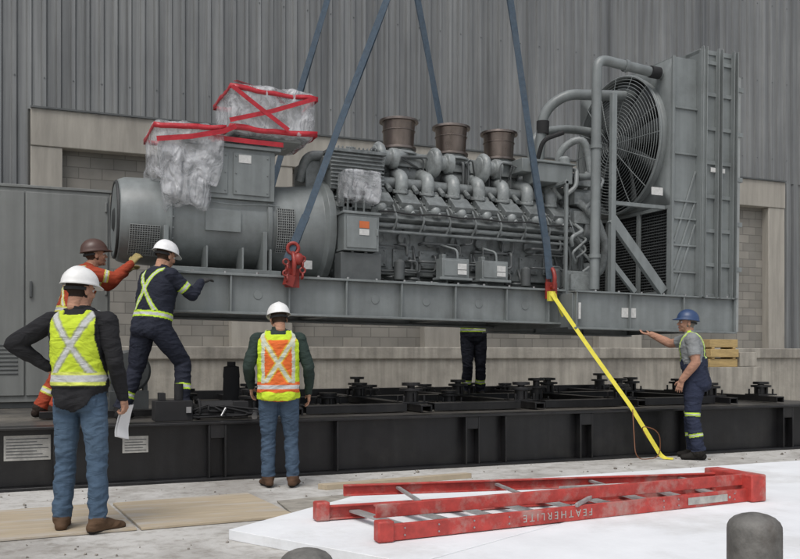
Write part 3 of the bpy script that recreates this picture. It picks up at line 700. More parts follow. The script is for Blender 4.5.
for nm,(la,ly) in {'f1':(2.78,F0-.1),'f2':(6.12,F0-.1),'b1':(2.78,F1+.2),'b2':(6.12,F1+.2)}.items():
    b=MB()
    b.box(la-.08,la+.08,ly-.012,ly+.012,1.95,2.16)
    b.cyl((la,ly-.07,2.10),(la,ly+.07,2.10),.028)
    b.tube(roundpath([(la-.0,ly-.06,2.08),(la,ly-.09,2.24),(la,ly,2.36),(la,ly+.09,2.24),(la,ly+.06,2.08)],.08),.026,12)
    if nm=='f1':
        b.ob((la-.05,ly-.05,2.02),(.09,.08,.12),(0,.3,.2)); b.ring((la,ly-.02,2.38),(.3,1,0),.06,.02,n=20); b.ell((la+.05,ly-.07,2.26),(.06,.05,.07),12)
        for q in range(4): b.ring((la-.10+.012*(q%2),ly-.09,2.22-q*.062),(1,0,0) if q%2 else (0,1,0),.030,.011,n=14,k=6)
        for q in range(4): b.ring((la+.09,ly-.09+.01*(q%2),2.26-q*.062),(1,0,0) if q%2 else (0,1,0),.030,.011,n=14,k=6)
    b.build('shackle','redsh',gs,bevel=.004)
gs.rotation_euler=(0,R(0.8),0)

# ------------------------------------------------------------ rigging
AF=V((5.12,9.72,8.45)); AB=V((4.62,11.5,8.72))
for p0,p1 in((V((2.76,9.6,2.32)),AF),(V((6.12,9.6,2.22)),AF),(V((2.72,11.5,2.3)),AB),(V((6.0,11.5,2.2)),AB)):
    b=MB(); d=(p1-p0).normalized(); w=V((.92,-.39,0))
    for o,wd,ph in ((V((0,0,0)),w,0),(V((.012,.03,0)),V((.8,-.5,.1)),2)):
        pts=[]
        for t in range(31): q=t/30; pts.append(p0.lerp(p1,q)+o+w*.006*math.sin(q*14+ph))
        b.strap(pts,.075,.012,wd)
    b.strap([p0-d*.03+V((-.02,0,0)),p0+d*.5+V((0,-.02,0))],.088,.03,w)
    b.build('lifting_sling','sling')
b=MB(); b.beam((5.17,9.5,8.6),(4.57,11.75,8.9),.18,.2); b.cyl((4.87,10.6,8.8),(4.87,10.6,20),.02); b.ring((4.87,10.6,8.98),(1,0,0),.12,.03)
for p in(AF,AB): b.ring(p+V((0,0,.02)),(0,1,0),.09,.025)
b.build('spreader_beam','yellow',bevel=.01)
b=MB()
b.strap(roundpath([(6.08,9.54,2.02),(6.42,9.17,1.29),(6.74,8.82,.625),(6.78,8.79,.54),(7.04,8.62,.02),(7.12,8.52,.012)],.06),.05,.004,(.9,-.4,0.1)); b.ob((6.1,9.56,1.97),(.09,.05,.12))
b.tube(roundpath([(6.12,9.5,2.0),(6.18,9.5,1.8),(6.24,9.52,1.72)],.05),.012,8)
b.build('ratchet_strap','yellow')
b=MB(); b.tube(roundpath([(6.9,8.72,.25),(6.7,8.6,.42),(6.95,8.55,.35),(7.0,8.6,.02),(6.6,8.55,.02),(6.75,8.8,.59)],.15),.006,6); b.build('tag_rope','hose')

# ------------------------------------------------------------ foreground boards, plywood, ladder, bollards
def slab(name,pts,z0,z1,m,bevel=.004):
    b=MB(); n=len(pts); vs=[(x,y,z0) for x,y in pts]+[(x,y,z1) for x,y in pts]
    fs=[list(range(n))[::-1],[n+i for i in range(n)]]+[(i,(i+1)%n,n+(i+1)%n,n+i) for i in range(n)]
    b.add(vs,fs); return b.build(name,m,bevel=bevel)
slab('foam_insulation_board',[(1.30,6.0),(2.05,4.62),(5.0,6.1),(4.2,7.4),(2.9,7.3)],0.0,.07,'foam')
slab('foam_insulation_board',[(2.06,4.60),(2.5,3.75),(9.0,3.75),(9.6,6.1),(5.015,6.09)],0.0,.074,'foam')
slab('foam_insulation_board',[(5.02,6.11),(9.6,6.12),(9.4,7.55),(4.25,7.42)],0.0,.062,'foam')
slab('plywood_sheet',[(.72,7.75),(.80,6.55),(1.95,6.62),(1.87,7.85)],.004,.022,'ply',.002)
slab('plywood_sheet',[(-.5,7.7),(-.4,6.5),(.77,6.56),(.68,7.78)],.004,.020,'ply',.002)
slab('plywood_sheet',[(2.0,7.35),(1.95,6.7),(2.6,6.85),(2.65,7.45)],.004,.018,'concD',.002)
slab('timber_offcut',[(2.55,7.95),(2.6,7.85),(4.2,8.05),(4.18,8.15)],.0,.05,'ply',.003)
b=MB()
for i in range(520):
    x=random.uniform(-3,10); y=random.uniform(5.0,8.8); 
    if x>1.3 and y<7.5: continue
    if -.5<x<1.95 and 6.5<y<7.9: continue
    r=random.uniform(.003,.010)*(1.8 if random.random()<.06 else 1)
    b.ob((x,y,r*.5),(r*2,r*1.4,r*1.1),(random.random(),random.random(),random.random()*3))
b.build('gravel_debris','stone')

ld=empty('stepladder',(4,5.8,.1))
b=MB()
def rail(p0,p1,h,z,th=.035,out=-1):
    p0=V((p0[0],p0[1],z+h/2)); p1=V((p1[0],p1[1],z+h/2)); b.beam(p0,p1,.012,h)
    d=(p1-p0).normalized(); s=V((-d.y,d.x,0))*out
    for dz in(-h/2+.006,h/2-.006): b.beam(p0+s*th/2+V((0,0,dz)),p1+s*th/2+V((0,0,dz)),th,.012)
z=.077
nL,nR,fL,fR=(2.14,5.20),(5.34,5.50),(2.00,6.06),(5.46,5.90)
rail(nL,nR,.10,z,out=1); rail(fL,fR,.10,z,out=-1)
rail((2.09,5.32),(5.36,5.55),.085,z+.125,out=1); rail((2.26,6.42),(5.42,5.86),.085,z+.10,out=-1)
b.build('rails','ladder',ld,bevel=.003)
b=MB()
for i in range(9):
    t=.06+i*.108
    q0=V((*nL,0)).lerp(V((*nR,0)),t); q1=V((*fL,0)).lerp(V((*fR,0)),t); q0.z=q1.z=z+.05; b.beam(q0,q1,.075,.02)
for i in range(4):
    t=.12+i*.25
    q0=V((2.09,5.32,z+.16)).lerp(V((5.36,5.55,z+.16)),t); q1=V((2.3,6.42,z+.15)).lerp(V((5.42,5.86,z+.15)),t); b.beam(q0,q1,.03,.02)
b.beam((3.6,5.32,z+.11),(4.1,5.62,z+.17),.02,.03); b.beam((3.9,6.0,z+.12),(4.3,5.65,z+.17),.02,.03)
b.build('steps_and_spreaders','alu',ld,bevel=.003)
dd=V((nR[0]-nL[0],nR[1]-nL[1],0)).normalized(); sdv=V((dd.y,-dd.x,0)); ang=math.atan2(dd.y,dd.x)
b=MB()
q0=V((*nL,z+.05))+dd*2.55+sdv*.010; b.beam(q0,q0+dd*.42,.003,.055)
b.build('warning_label','dirtywhite',ld)
b=MB()
for t in(.1,.35,.62,.9,1.3,2.3,2.45,3.05):
    for dz in(.03,.075): p=V((*nL,z+dz))+dd*t; b.cyl(p+sdv*.004,p+sdv*.012,.006,n=8)
b.build('rivets','steel',ld)
b=MB(); b.box(5.32,5.47,5.44,5.98,z,z+.215); b.box(2.05,2.16,5.17,5.26,z-.003,z+.13); b.box(1.92,2.02,6.01,6.11,z-.003,z+.13); b.build('top_cap_and_feet','ladder',ld,bevel=.012)
cu=bpy.data.curves.new('rail_lettering','FONT'); cu.body='FEATHERLITE'; cu.size=.072; cu.extrude=.0008; cu.space_character=1.5
to=bpy.data.objects.new('rail_lettering',cu); S.collection.objects.link(to); cu.materials.append(M['dirtywhite'])
to.rotation_euler=Matrix(((-dd.x,0,sdv.x),(-dd.y,0,sdv.y),(0,-1,0))).to_euler()
pp=V((*nL,z+.076))+dd*1.62+sdv*.008; to.location=pp; setp(to,ld)

for (x,y,h) in((2.26,2.30,.715),(.86,2.80,.615)):
    b=MB(); b.lathe((x,y,0),(0,0,1),[(0,.088),(h-.06,.088),(h-.045,.087),(h-.030,.080),(h-.017,.066),(h-.008,.046),(h-.002,.022),(h,.005)],36); b.lathe((x,y,0),(0,0,1),[(0,.14),(.015,.14)],24); b.build('bollard','boll',smooth=50)

lp=MB()
for k in range(3): lp.box(14.15,14.95,15.7+random.uniform(-.02,.02),16.1,.97+k*.22,1.15+k*.22)
for x in(14.2,14.8): lp.box(x,x+.08,15.7,16.1,1.15,1.19); lp.box(x,x+.08,15.7,16.1,1.37,1.41)
lp.box(14.1,15.6,15.65,16.2,0,.97,1); lp.box(15.0,15.5,15.7,16.1,.98,1.3,1)
lp.build('timber_and_block_stack',['wood','concD'],bevel=.01)

# ------------------------------------------------------------ people
def remesh(mb,voxel,smooth=3):
    me=bpy.data.meshes.new('t'); me.from_pydata([tuple(p) for p in mb.v],[],mb.f); me.update()
    bm=bmesh.new(); bm.from_mesh(me); bmesh.ops.recalc_face_normals(bm,faces=bm.faces); bm.to_mesh(me); bm.free()
    o=bpy.data.objects.new('t',me); S.collection.objects.link(o)
    md=o.modifiers.new('r','REMESH'); md.mode='VOXEL'; md.voxel_size=voxel
    md=o.modifiers.new('s','SMOOTH'); md.factor=.5; md.iterations=smooth
    dg=bpy.context.evaluated_depsgraph_get(); e=o.evaluated_get(dg); m2=bpy.data.meshes.new_from_object(e)
    n=len(m2.vertices); co=np.zeros(n*3); m2.vertices.foreach_get('co',co); co=co.reshape(-1,3)
    no=np.zeros(n*3); m2.vertex_normals.foreach_get('vector',no); no=no.reshape(-1,3)
    fs=[tuple(p.vertices) for p in m2.polygons]
    bpy.data.objects.remove(o); bpy.data.meshes.remove(me); bpy.data.meshes.remove(m2)
    return co,no,fs
def cap(mb,p0,r0,p1,r1,n=14):
    p0=V(p0);p1=V(p1); mb.cyl(p0,p1,r0,r1,n); mb.ell(p0,r0,n); mb.ell(p1,r1,n)

TZ=[.83,.88,.95,1.03,1.10,1.18,1.27,1.36,1.43,1.48,1.525]
TW=[.11,.165,.178,.174,.168,.172,.182,.194,.190,.158,.075]
TD=[.09,.118,.128,.124,.122,.124,.130,.132,.120,.097,.065]
STAND=dict(pelvis=(0,0,.95),chest=(0,.0,1.32),neck=(0,-.01,1.52),head=(0,.015,1.665),
 shL=(-.19,-.01,1.455),shR=(.19,-.01,1.455),elL=(-.235,-.03,1.17),elR=(.235,-.03,1.17),wrL=(-.25,.06,.925),wrR=(.25,.06,.925),
 hipL=(-.09,0,.92),hipR=(.09,0,.92),knL=(-.11,.02,.50),knR=(.11,.02,.50),anL=(-.12,-.03,.09),anR=(.12,-.03,.09),toeL=(-.2,1,0),toeR=(.2,1,0))

def person(name,loc,heading,pose,style,hat,skin=(.45,.25,.17),hair=(.05,.03,.02),glove=None,scale=1.0,head=(0,0),
           handL=None,handR=None,bulk=1.0,boot=(.05,.03,.02),arm=1.0,curl=.35,curlR=None,wr_amp=1.0):
    J={k:V(v) for k,v in {**STAND,**pose}.items()}
    mb=MB()
    segs=[]
    def limb(label,p0,r0,p1,r1,mid=None):
        segs.append((label,p0,p1,r0,r1))
        if mid: m=p0.lerp(p1,mid[0]); cap(mb,p0,r0,m,mid[1]); cap(mb,m,mid[1],p1,r1)
        else: cap(mb,p0,r0,p1,r1)
    for k,s in(('L',-1),('R',1)):
        o=0 if s<0 else 1
        limb(1+2*o,J['hip'+k],.098*bulk,J['kn'+k],.072,(.35,.092*bulk))
        limb(2+2*o,J['kn'+k],.072,J['an'+k],.064,(.35,.073))
        t=J['toe'+k].normalized(); an=J['an'+k]
        heel=an-t*.045+V((0,0,-.045)); ball=an+t*.12+V((0,0,-.05)); toe=an+t*.185+V((0,0,-.058))
        segs.append((5+o,heel,toe,.045,.035))
        cap(mb,an,.05,heel+V((0,0,.0)),.044); cap(mb,an+V((0,0,.0)),.048,ball,.042); cap(mb,ball,.042,toe,.034); cap(mb,heel,.04,ball,.04)
        sd=V((t.y,-t.x,0)); cap(mb,ball-sd*.014,.036,toe-sd*.014,.03); cap(mb,ball+sd*.014,.036,toe+sd*.014,.03)
        limb(7+2*o,J['sh'+k],.066*arm,J['el'+k],.052*arm,(.4,.062*arm))
        limb(8+2*o,J['el'+k],.052*arm,J['wr'+k],.035+.005*(arm>1),(.3,.052*arm))
    hr=(J['hipR']-J['hipL']).normalized(); sr=(J['shR']-J['shL']).normalized()
    def cpos(z):
        if z<=1.32: return J['pelvis']+(J['chest']-J['pelvis'])*((z-.95)/.37)
        return J['chest']+(J['neck']-J['chest'])*((z-1.32)/.20)
    def cfr(z):
        q=min(1,max(0,(z-.95)/.45)); r=hr.lerp(sr,q).normalized()
        u0=(J['chest']-J['pelvis']).normalized(); u1=(J['neck']-J['chest']).normalized(); qq=min(1,max(0,(z-1.2)/.25)); u=u0.lerp(u1,qq).normalized()
        f=u.cross(r).normalized(); r=f.cross(u).normalized(); return r,f,u
    n=28;vs=[];fs=[]
    for z,w,d in zip(TZ,TW,TD):
        c=cpos(z); r,f,u=cfr(z); w*=bulk; d*=bulk
        for i in range(n):
            a=2*math.pi*i/n; ca,sa=math.cos(a),math.sin(a); e=2/2.4
            vs.append(c+r*(w*math.copysign(abs(ca)**e,ca))+f*(d*math.copysign(abs(sa)**e,sa)))
    for j in range(len(TZ)-1):
        for i in range(n):
            k=(i+1)%n; fs.append((j*n+i,j*n+k,(j+1)*n+k,(j+1)*n+i))
    fs.append(list(range(n))[::-1]); fs.append([(len(TZ)-1)*n+i for i in range(n)])
    mb.add(vs,fs)
    r,f,u=cfr(.92)
    for s in(-1,1): mb.ell(cpos(.90)+r*s*.075-f*.055,(.085*bulk,.085*bulk,.09),14)
    r,f,u=cfr(1.4)
    for k in('L','R'):
        cap(mb,J['neck']-u*.02,.055,J['sh'+k].lerp(J['neck'],.15),.058); mb.ell(J['sh'+k],.07*arm,14)
        s=-1 if k=='L' else 1
        mb.ell(cpos(1.36)+r*s*.085-f*.07,(.075,.05,.09),12)
    cap(mb,J['neck']-u*.03,.066,J['head']-V((0,0,.04)),.056); segs.append((11,J['neck']+u*.035,J['head'],.055,.055))
    co,no,fcs=remesh(mb,.0078,4)
    nv=len(co); lab=np.zeros(nv,int);tt=np.zeros(nv)
    zs=np.linspace(.80,1.56,60); C=np.array([cpos(z) for z in zs]); FR=[cfr(z) for z in zs]
    Rr=np.array([q[0] for q in FR]);Ff=np.array([q[1] for q in FR]);Uu=np.array([q[2] for q in FR])
    idx=np.argmin(((co[:,None,:]-C[None])**2).sum(2),axis=1)
    rel=co-C[idx]; X=(rel*Rr[idx]).sum(1);Y=(rel*Ff[idx]).sum(1);zn=zs[idx]+(rel*Uu[idx]).sum(1)
    w=np.interp(zn,TZ,TW)*bulk;d=np.interp(zn,TZ,TD)*bulk
    rho=np.sqrt((X/w)**2+(Y/d)**2); best=(rho-1)*.13+np.maximum(0,zn-1.54)*1.5+np.maximum(0,.86-zn)*1.5
    for l,p0,p1,r0,r1 in segs:
        p0n=np.array(p0);dv=np.array(p1-p0);L2=(dv**2).sum(); t=np.clip(((co-p0n)@dv)/L2,0,1)
        ds=np.linalg.norm(co-(p0n+t[:,None]*dv),axis=1)-(r0+(r1-r0)*t)
        m=ds<best; best[m]=ds[m];lab[m]=l;tt[m]=t[m]
    col=np.zeros((nv,3)); col[:]=(.05,.05,.05)
    disp=np.zeros(nv)
    style(dict(lab=lab,t=tt,z=zn,X=X,Y=Y,col=col,disp=disp,skin=skin,co=co,boot=boot))
    isb=(lab==5)|(lab==6)|((lab%2==0)&(lab>0)&(lab<5)&(tt>.96)); 
    col[isb]=boot; col[isb&(co[:,2]<min(J['anL'].z,J['anR'].z)-.065)]=(.015,.013,.012)
    neck=lab==11; col[neck]=skin
    cloth=~(neck|isb)
    for i in np.nonzero(cloth)[0]:
        p=co[i]; l=lab[i]; t=tt[i]
        amp=.008
        if l in(2,4): amp=.008+.012*max(0,t-.55)/.45+.006*max(0,.2-t)/.2
        elif l in(1,3): amp=.0065+.010*max(0,t-.75)/.25
        elif l in(7,8,9,10): amp=.008
        if col[i][0]==skin[0]: amp=.001
        amp*=wr_amp
        k=noise.noise(V((p[0]*6,p[1]*6,p[2]*11+p[0]*6)))*amp+(1-abs(noise.noise(V((p[0]*7+5,p[1]*7,p[2]*19-p[0]*8)))*2.4))*amp*.55-amp*.25
        disp[i]+=k
    co=co+no*disp[:,None]
    VV=[co];FF=list(fcs);CC=[col];off=nv
    for k,hd,s in(('L',handL,-1),('R',handR,1)):
        wr=J['wr'+k]; fd=(wr-J['el'+k]).normalized()
        dd=V(hd[0]).normalized() if hd else (fd*.5+V((0,.15,-1))).normalized()
        nn=V(hd[1]) if hd else V((-s,0,0))
        nn=(nn-dd*nn.dot(dd)).normalized(); sd=dd.cross(nn)*s
        g=.0018 if glove else 0
        cu=curlR if (k=='R' and curlR is not None) else curl
        hm=MB()
        P=lambda a,b_,c_: wr+dd*a+sd*b_+nn*c_
        cap(hm,wr-fd*.03,.029+g,P(.02,0,0),.028+g)
        for b_ in(-.026,-.009,.009,.024): cap(hm,P(.015,b_*.6,0),.019+g,P(.083,b_,0),.0145+g,10)
        cap(hm,P(.02,.018,.008),.02,P(.05,.026,.012),.016,10)
        for b_,ln,sp in((.030,.072,.10),(.0105,.080,.03),(-.0105,.074,-.04),(-.0305,.058,-.13)):
            p=P(.085,b_,0); ang=cu*.6; 
            for q,fr in enumerate((.45,.30,.25)):
                dr=dd*math.cos(ang)+nn*math.sin(ang)+sd*sp*.8; dr.normalize(); p2=p+dr*ln*fr*1.05
                cap(hm,p,.0098-.0008*q+g,p2,.0090-.0008*q+g,10); p=p2; ang+=cu*(1.0+.3*random.random())
        p=P(.03,.026,.008); dr=(dd*.62+sd*.72+nn*.3).normalized(); p2=p+dr*.042; cap(hm,p,.0135+g,p2,.0115+g,10)
        dr=(dd*.85+sd*.28+nn*.4).normalized(); p3=p2+dr*.032; cap(hm,p2,.0115+g,p3,.0095+g,10)
        hc,hn,hf=remesh(hm,.0042,2)
        VV.append(hc);FF+= [tuple(i+off for i in f_) for f_ in hf]; CC.append(np.tile(np.array(glove if glove else skin),(len(hc),1))); off+=len(hc)
    hm=MB()
    hm.ell((0,-.012,.028),(.077,.098,.090),24); hm.ell((0,.018,-.03),(.063,.072,.080),20); hm.ell((0,.038,-.078),(.046,.045,.036),16)
    hm.ell((0,.072,-.098),(.020,.018,.017),12)
    cap(hm,(0,.090,.004),.007,(0,.108,-.030),.0115,10)
    for s in(-1,1):
        hm.ell((s*.014,.094,-.034),(.010,.011,.008),10); hm.ell((s*.080,-.008,-.012),(.008,.020,.032),12); hm.ell((s*.036,.066,-.03),(.026,.024,.024),12)
        cap(hm,(s*.014,.088,.020),.008,(s*.046,.076,.018),.007,10)
        cap(hm,(0,.094,-.060),.006,(s*.022,.084,-.062),.0045,8); cap(hm,(0,.092,-.070),.0065,(s*.020,.082,-.068),.0045,8)
    cap(hm,(0,-.03,-.05),.055,(0,-.04,-.12),.052)
    hc,hn,hf=remesh(hm,.0048,2)
    x,y,z_=hc.T; hcol=np.tile(np.array(skin),(len(hc),1))
    hair_m=(y<.012)&(z_>-.055)&~((np.abs(x)>.074)&(y>-.03)&(z_<.025))|(z_>.062)
    hcol[hair_m]=hair
    hcol[(np.abs(z_-.021)<.006)&(y>.07)&(np.abs(x)>.012)&(np.abs(x)<.05)]=[c*.8 for c in hair]
    hcol[(z_<-.05)&(y>.03)&(z_>-.12)]=[c*.82 for c in skin]
    hcol[(np.abs(z_+.065)<.008)&(y>.083)&(np.abs(x)<.024)]=(.34,.13,.10)
    em=MB()
    for s in(-1,1): em.ell((s*.031,.073,.003),.0135,14)
    ec=np.array([tuple(p) for p in em.v]); ecol=np.tile(np.array((.6,.57,.55)),(len(ec),1))
    ir=(ec[:,1]>.0845); ecol[ir]=(.03,.02,.015)
    H=Matrix.Translation(J['head'])@Matrix.Rotation(R(head[0]),4,'Z')@Matrix.Rotation(R(head[1]),4,'X')
    Hn=np.array(H)
    def tr(a): return a@Hn[:3,:3].T+Hn[:3,3]
    VV.append(tr(hc));FF+=[tuple(i+off for i in f_) for f_ in hf];CC.append(hcol);off+=len(hc)
    VV.append(tr(ec));FF+=[tuple(i+off for i in f_) for f_ in em.f];CC.append(ecol);off+=len(ec)
    A=np.concatenate(VV);Cc=np.concatenate(CC); Cc=np.concatenate([Cc,np.ones((len(Cc),1))],1)
    me=bpy.data.meshes.new('body'); me.from_pydata(A.tolist(),[],FF); me.update()
    me.polygons.foreach_set('use_smooth',[True]*len(me.polygons))
    ca=me.color_attributes.new('Col','FLOAT_COLOR','POINT'); ca.data.foreach_set('color',Cc.ravel())
    me.materials.append(M['cloth'])
    root=empty(name,loc); root.rotation_euler=(0,0,R(heading-90)); root.scale=(scale,)*3
    o=bpy.data.objects.new('body',me); S.collection.objects.link(o); o.parent=root
    hb=MB(); n=32; vs=[];fs=[]
    rings=[]
    for j in range(9):
        ph=R(88)*(1-j/8)+R(2); rings.append((math.sin(ph)*.112,math.sin(ph)*.135,math.cos(ph)*.118))
    rings=[(.120,.145,-.012)]+rings
    for q,(rx,ry,zz) in enumerate(rings):
        for i in range(n):
            a=2*math.pi*i/n; ca_,sa_=math.cos(a),math.sin(a); ex=1.0
            zz2=zz
            if q==0: 
                fr=max(0,sa_)**2; ex=1+.30*fr; zz2=zz-.012*fr
            px,py=rx*ca_,ry*sa_*ex
            rid=.006*max(0,1-abs(px)/.018) if q>2 else 0
            vs.append((px,py-.008,zz2+.045+rid))
    for j in range(len(rings)-1):
        for i in range(n):
            k=(i+1)%n; fs.append((j*n+i,j*n+k,(j+1)*n+k,(j+1)*n+i))
    fs.append([(len(rings)-1)*n+i for i in range(n)])
    hb.add(vs,fs,0,H)
    hm_=mat('hat_'+name,hat,.38,var=.07,scale=12,dirt=[c*.65 for c in hat],dirtamt=.4)
    ho=hb.build('hard_hat',[hm_],None,smooth=50,solid=.004); ho.parent=root
    sb=MB(); pts=[H@V((.088*math.cos(t),-.012+.108*math.sin(t),.005)) for t in np.linspace(R(185),R(355),16)]
    sb.strap(pts,.022,.003,(0,0,1)); so_=sb.build('hat_suspension','blackflat'); so_.parent=root
    return root,J

LIME=(.50,.72,.05); SIL=(.52,.53,.52); 
def legs(d,colr):
    m=(d['lab']>=1)&(d['lab']<=4); d['col'][m]=colr
def st_vest_lime(d):
    c=d['col'];L=d['lab'];t=d['t'];z=d['z'];X=d['X'];Y=d['Y']
    jean=(.062,.10,.15); blk=(.018,.018,.02)
    c[L==0]=jean; legs(d,jean)
    c[((L==1)|(L==3))&(np.abs(t-.6)<.3)]=(.075,.118,.172)
    arm=(L>=7)&(L<=10); c[arm]=blk
    jk=(L==0)&(z>.84); c[jk]=blk; d['disp'][jk]+=.014
    edge=.150+.10*np.clip(1.36-z,0,.3)
    v=(L==0)&(z>1.0)&(z<1.515)&(np.abs(X)<edge); v&=~((z>1.49)&(np.abs(X)<.07))
    v&=~((np.abs(X)<.02)&(Y>0))
    c[v]=(.53,.66,.045); d['disp'][v]+=.010
    c[v&(np.abs(z-1.06)<.045)]=(.66,.72,.14); c[v&(np.abs(z-1.06)<.022)]=SIL
    c[v&(z<1.012)]=(.02,.02,.02); c[v&(np.abs(X)>edge-.009)]=(.02,.02,.02)
    xb=v&(Y<.02)&(z>1.1)&(np.abs(np.abs(X)-np.abs(z-1.29)*.62)<.030); c[xb]=(.35,.38,.20)
    xb=v&(Y<.02)&(z>1.1)&(np.abs(np.abs(X)-np.abs(z-1.29)*.62)<.018); c[xb]=SIL
    fr=v&(Y>.02)&(np.abs(np.abs(X)-.10)<.025); c[fr]=SIL
def st_vest_orange(d):
    c=d['col'];L=d['lab'];t=d['t'];z=d['z'];X=d['X'];Y=d['Y']
    jean=(.058,.09,.135); gr=(.028,.045,.038)
    c[L==0]=jean; legs(d,jean); c[(L>=7)&(L<=10)]=gr
    jk=(L==0)&(z>.86); c[jk]=gr; d['disp'][jk]+=.01
    v=((L==0)&(z>.85)&(z<1.52)&(np.abs(X)<.185)); v&=~((z>1.49)&(np.abs(X)<.07)); v|=(L>=1)&(L<=3)&(z>.85)&(t<.12)
    c[v]=(.55,.72,.04); d['disp'][v]+=.014
    ce=v&(np.abs(X)<.125)&(z>1.02)&(z<1.44); c[ce]=(.72,.15,.035)
    ce=v&(np.abs(z-.985)<.05); c[ce]=(.72,.15,.035); c[v&(np.abs(z-.985)<.02)]=SIL
    xb=v&(Y<.02)&(z>1.03)&(np.abs(np.abs(X)-np.abs(z-1.22)*.6)<.034); c[xb]=(.66,.45,.05) ; 
    xb=v&(Y<.02)&(z>1.03)&(np.abs(np.abs(X)-np.abs(z-1.22)*.6)<.020); c[xb]=(.56,.58,.46)
    c[v&(np.abs(np.abs(X)-.135)<.014)&(z>1.02)]=(.56,.58,.46)
    c[v&(z<.865)]=(.7,.12,.03)
def coverall(base,stripe,sil=SIL):
    def f(d):
        c=d['col'];L=d['lab'];t=d['t'];z=d['z'];X=d['X'];Y=d['Y']
        c[:]=base
        tor=L==0
        d['disp'][tor]+=.012; d['disp'][(L>0)&(L<5)]+=.010
        def band(m,q,wd):
            c[m&(np.abs(q)<wd)]=stripe; c[m&(np.abs(q)<wd*.45)]=sil
        band(tor,z-1.045,.032)
        band(tor&(z>1.08),np.where(Y<0,np.abs(X)-np.abs(z-1.29)*.6,np.abs(X)-.10),.028)
        band((L==2)|(L==4),t-.60,.07)
        band((L==7)|(L==9),t-.62,.09)
    return f
def st_overall(d):
    c=d['col'];L=d['lab'];t=d['t'];z=d['z'];X=d['X'];Y=d['Y']
    nv=(.024,.03,.055); gy=(.24,.25,.25)
    c[:]=nv; tor=L==0
    c[tor&(z>1.16)]=gy
    bib=tor&(np.abs(X)<.12)&(z>1.1)&(z<1.36); c[bib]=nv; c[tor&(np.abs(X)<.15)&(z<1.22)]=nv
    st=tor&(z>1.2)&(np.abs(np.abs(X)-.085)<.028); c[st]=(.5,.72,.05); c[tor&(z>1.2)&(np.abs(np.abs(X)-.085)<.011)]=SIL
    low=(tor&(z<1.22)); d['disp'][low]+=.016; d['disp'][st|bib]+=.008; d['disp'][(L>0)&(L<5)]+=.012
    for a,b_ in(((L==2)|(L==4),.5),((L==1)|(L==3),.9)): c[a&(np.abs(t-b_)<.05)]=(.5,.72,.05); c[a&(np.abs(t-b_)<.02)]=SIL
    ua=(L==7)|(L==9); c[ua]=gy; c[ua&(t>.72)]=d['skin']; d['disp'][ua&(t<.72)]+=.014; c[(L==8)|(L==10)]=d['skin']

r1,J1=person('construction_worker',(.40,6.68,0),62,dict(
    elL=(-.45,-.07,1.30),wrL=(-.25,.04,1.14),shL=(-.20,-.01,1.445),shR=(.20,-.01,1.445),elR=(.265,-.04,1.17),wrR=(.285,.06,.93),
    hipL=(-.09,0,.92),anL=(-.13,.0,.09),knL=(-.115,.03,.5),anR=(.15,-.05,.09),knR=(.125,.0,.5),toeL=(-.35,1,0),toeR=(.6,1,0),head=(0,.01,1.67)),
    st_vest_lime,(.78,.78,.76),hair=(.03,.02,.015),head=(-28,-4),handL=((.6,.5,-.55),(.7,-.5,.2)),handR=((.05,.25,-1),(-1,.1,0)),
    boot=(.10,.06,.035),curlR=.9,bulk=1.0,scale=1.015,arm=1.12)
pb=MB()
for q,(dx,dy) in enumerate(((0,0),(.012,.01))): pb.strap(roundpath([(.275+dx,.13+dy,.86),(.25+dx,.15+dy,.80),(.235+dx,.13+dy,.70),(.245+dx,.11+dy,.64)],.06),.12,.0015,(.25,.95,0.1))
po=pb.build('paper_sheets','paper'); po.parent=r1
person('construction_worker',(2.25,8.22,0),74,dict(elL=(-.29,-.06,1.18),wrL=(-.27,.15,.99),elR=(.295,-.05,1.17),wrR=(.30,.10,.93),shL=(-.20,-.01,1.445),shR=(.20,-.01,1.445),
    anL=(-.10,0,.09),anR=(.14,-.03,.09),knR=(.125,.03,.5),knL=(-.10,.03,.5),toeL=(-.3,1,0),head=(0,.03,1.655)),
    st_vest_orange,(.80,.80,.78),head=(15,-12),scale=.955,bulk=1.12,boot=(.09,.05,.03),arm=1.12)
person('construction_worker',(1.25,9.42,.582),38,dict(pelvis=(0,0,.93),chest=(.01,.07,1.29),neck=(.02,.12,1.485),head=(.03,.17,1.63),
    shL=(-.17,.12,1.42),shR=(.20,.06,1.42),elR=(.31,.24,1.24),wrR=(.25,.44,1.38),elL=(-.12,.36,1.25),wrL=(-.02,.56,1.36),
    hipL=(-.095,-.01,.90),hipR=(.095,0,.90),knL=(-.19,-.02,.49),anL=(-.27,-.14,.09),knR=(.19,.24,.56),anR=(.25,.17,.16),toeL=(-.3,1,0),toeR=(.5,1,0)),
    coverall((.02,.023,.036),LIME),(.80,.80,.80),head=(-10,-14),glove=(.05,.05,.05),scale=1.03,bulk=1.13,arm=1.2,
    handR=((.1,.9,.35),(-.2,.2,-1)),handL=((.1,.9,.3),(.2,.2,-1)),boot=(.02,.02,.02))
person('construction_worker',(.46,10.08,.582),8,dict(pelvis=(0,.02,.95),chest=(0,.14,1.31),neck=(0,.22,1.50),head=(0,.29,1.645),
    shL=(-.18,.20,1.44),shR=(.18,.20,1.44),elR=(.22,.44,1.40),wrR=(.10,.62,1.56),elL=(-.2,.45,1.35),wrL=(-.05,.6,1.48),
    hipL=(-.09,.01,.92),hipR=(.09,.01,.92),knL=(-.11,.0,.50),anL=(-.13,-.22,.09),knR=(.12,.06,.50),anR=(.14,-.12,.09)),
    coverall((.33,.055,.025),(.55,.55,.1)),(.085,.045,.035),head=(0,8),glove=(.35,.28,.12),scale=1.05,bulk=1.1,arm=1.15,
    handR=((-.1,.6,.8),(-.6,.4,-.3)),handL=((.0,.8,.6),(.3,.6,-.6)),boot=(.03,.02,.015))
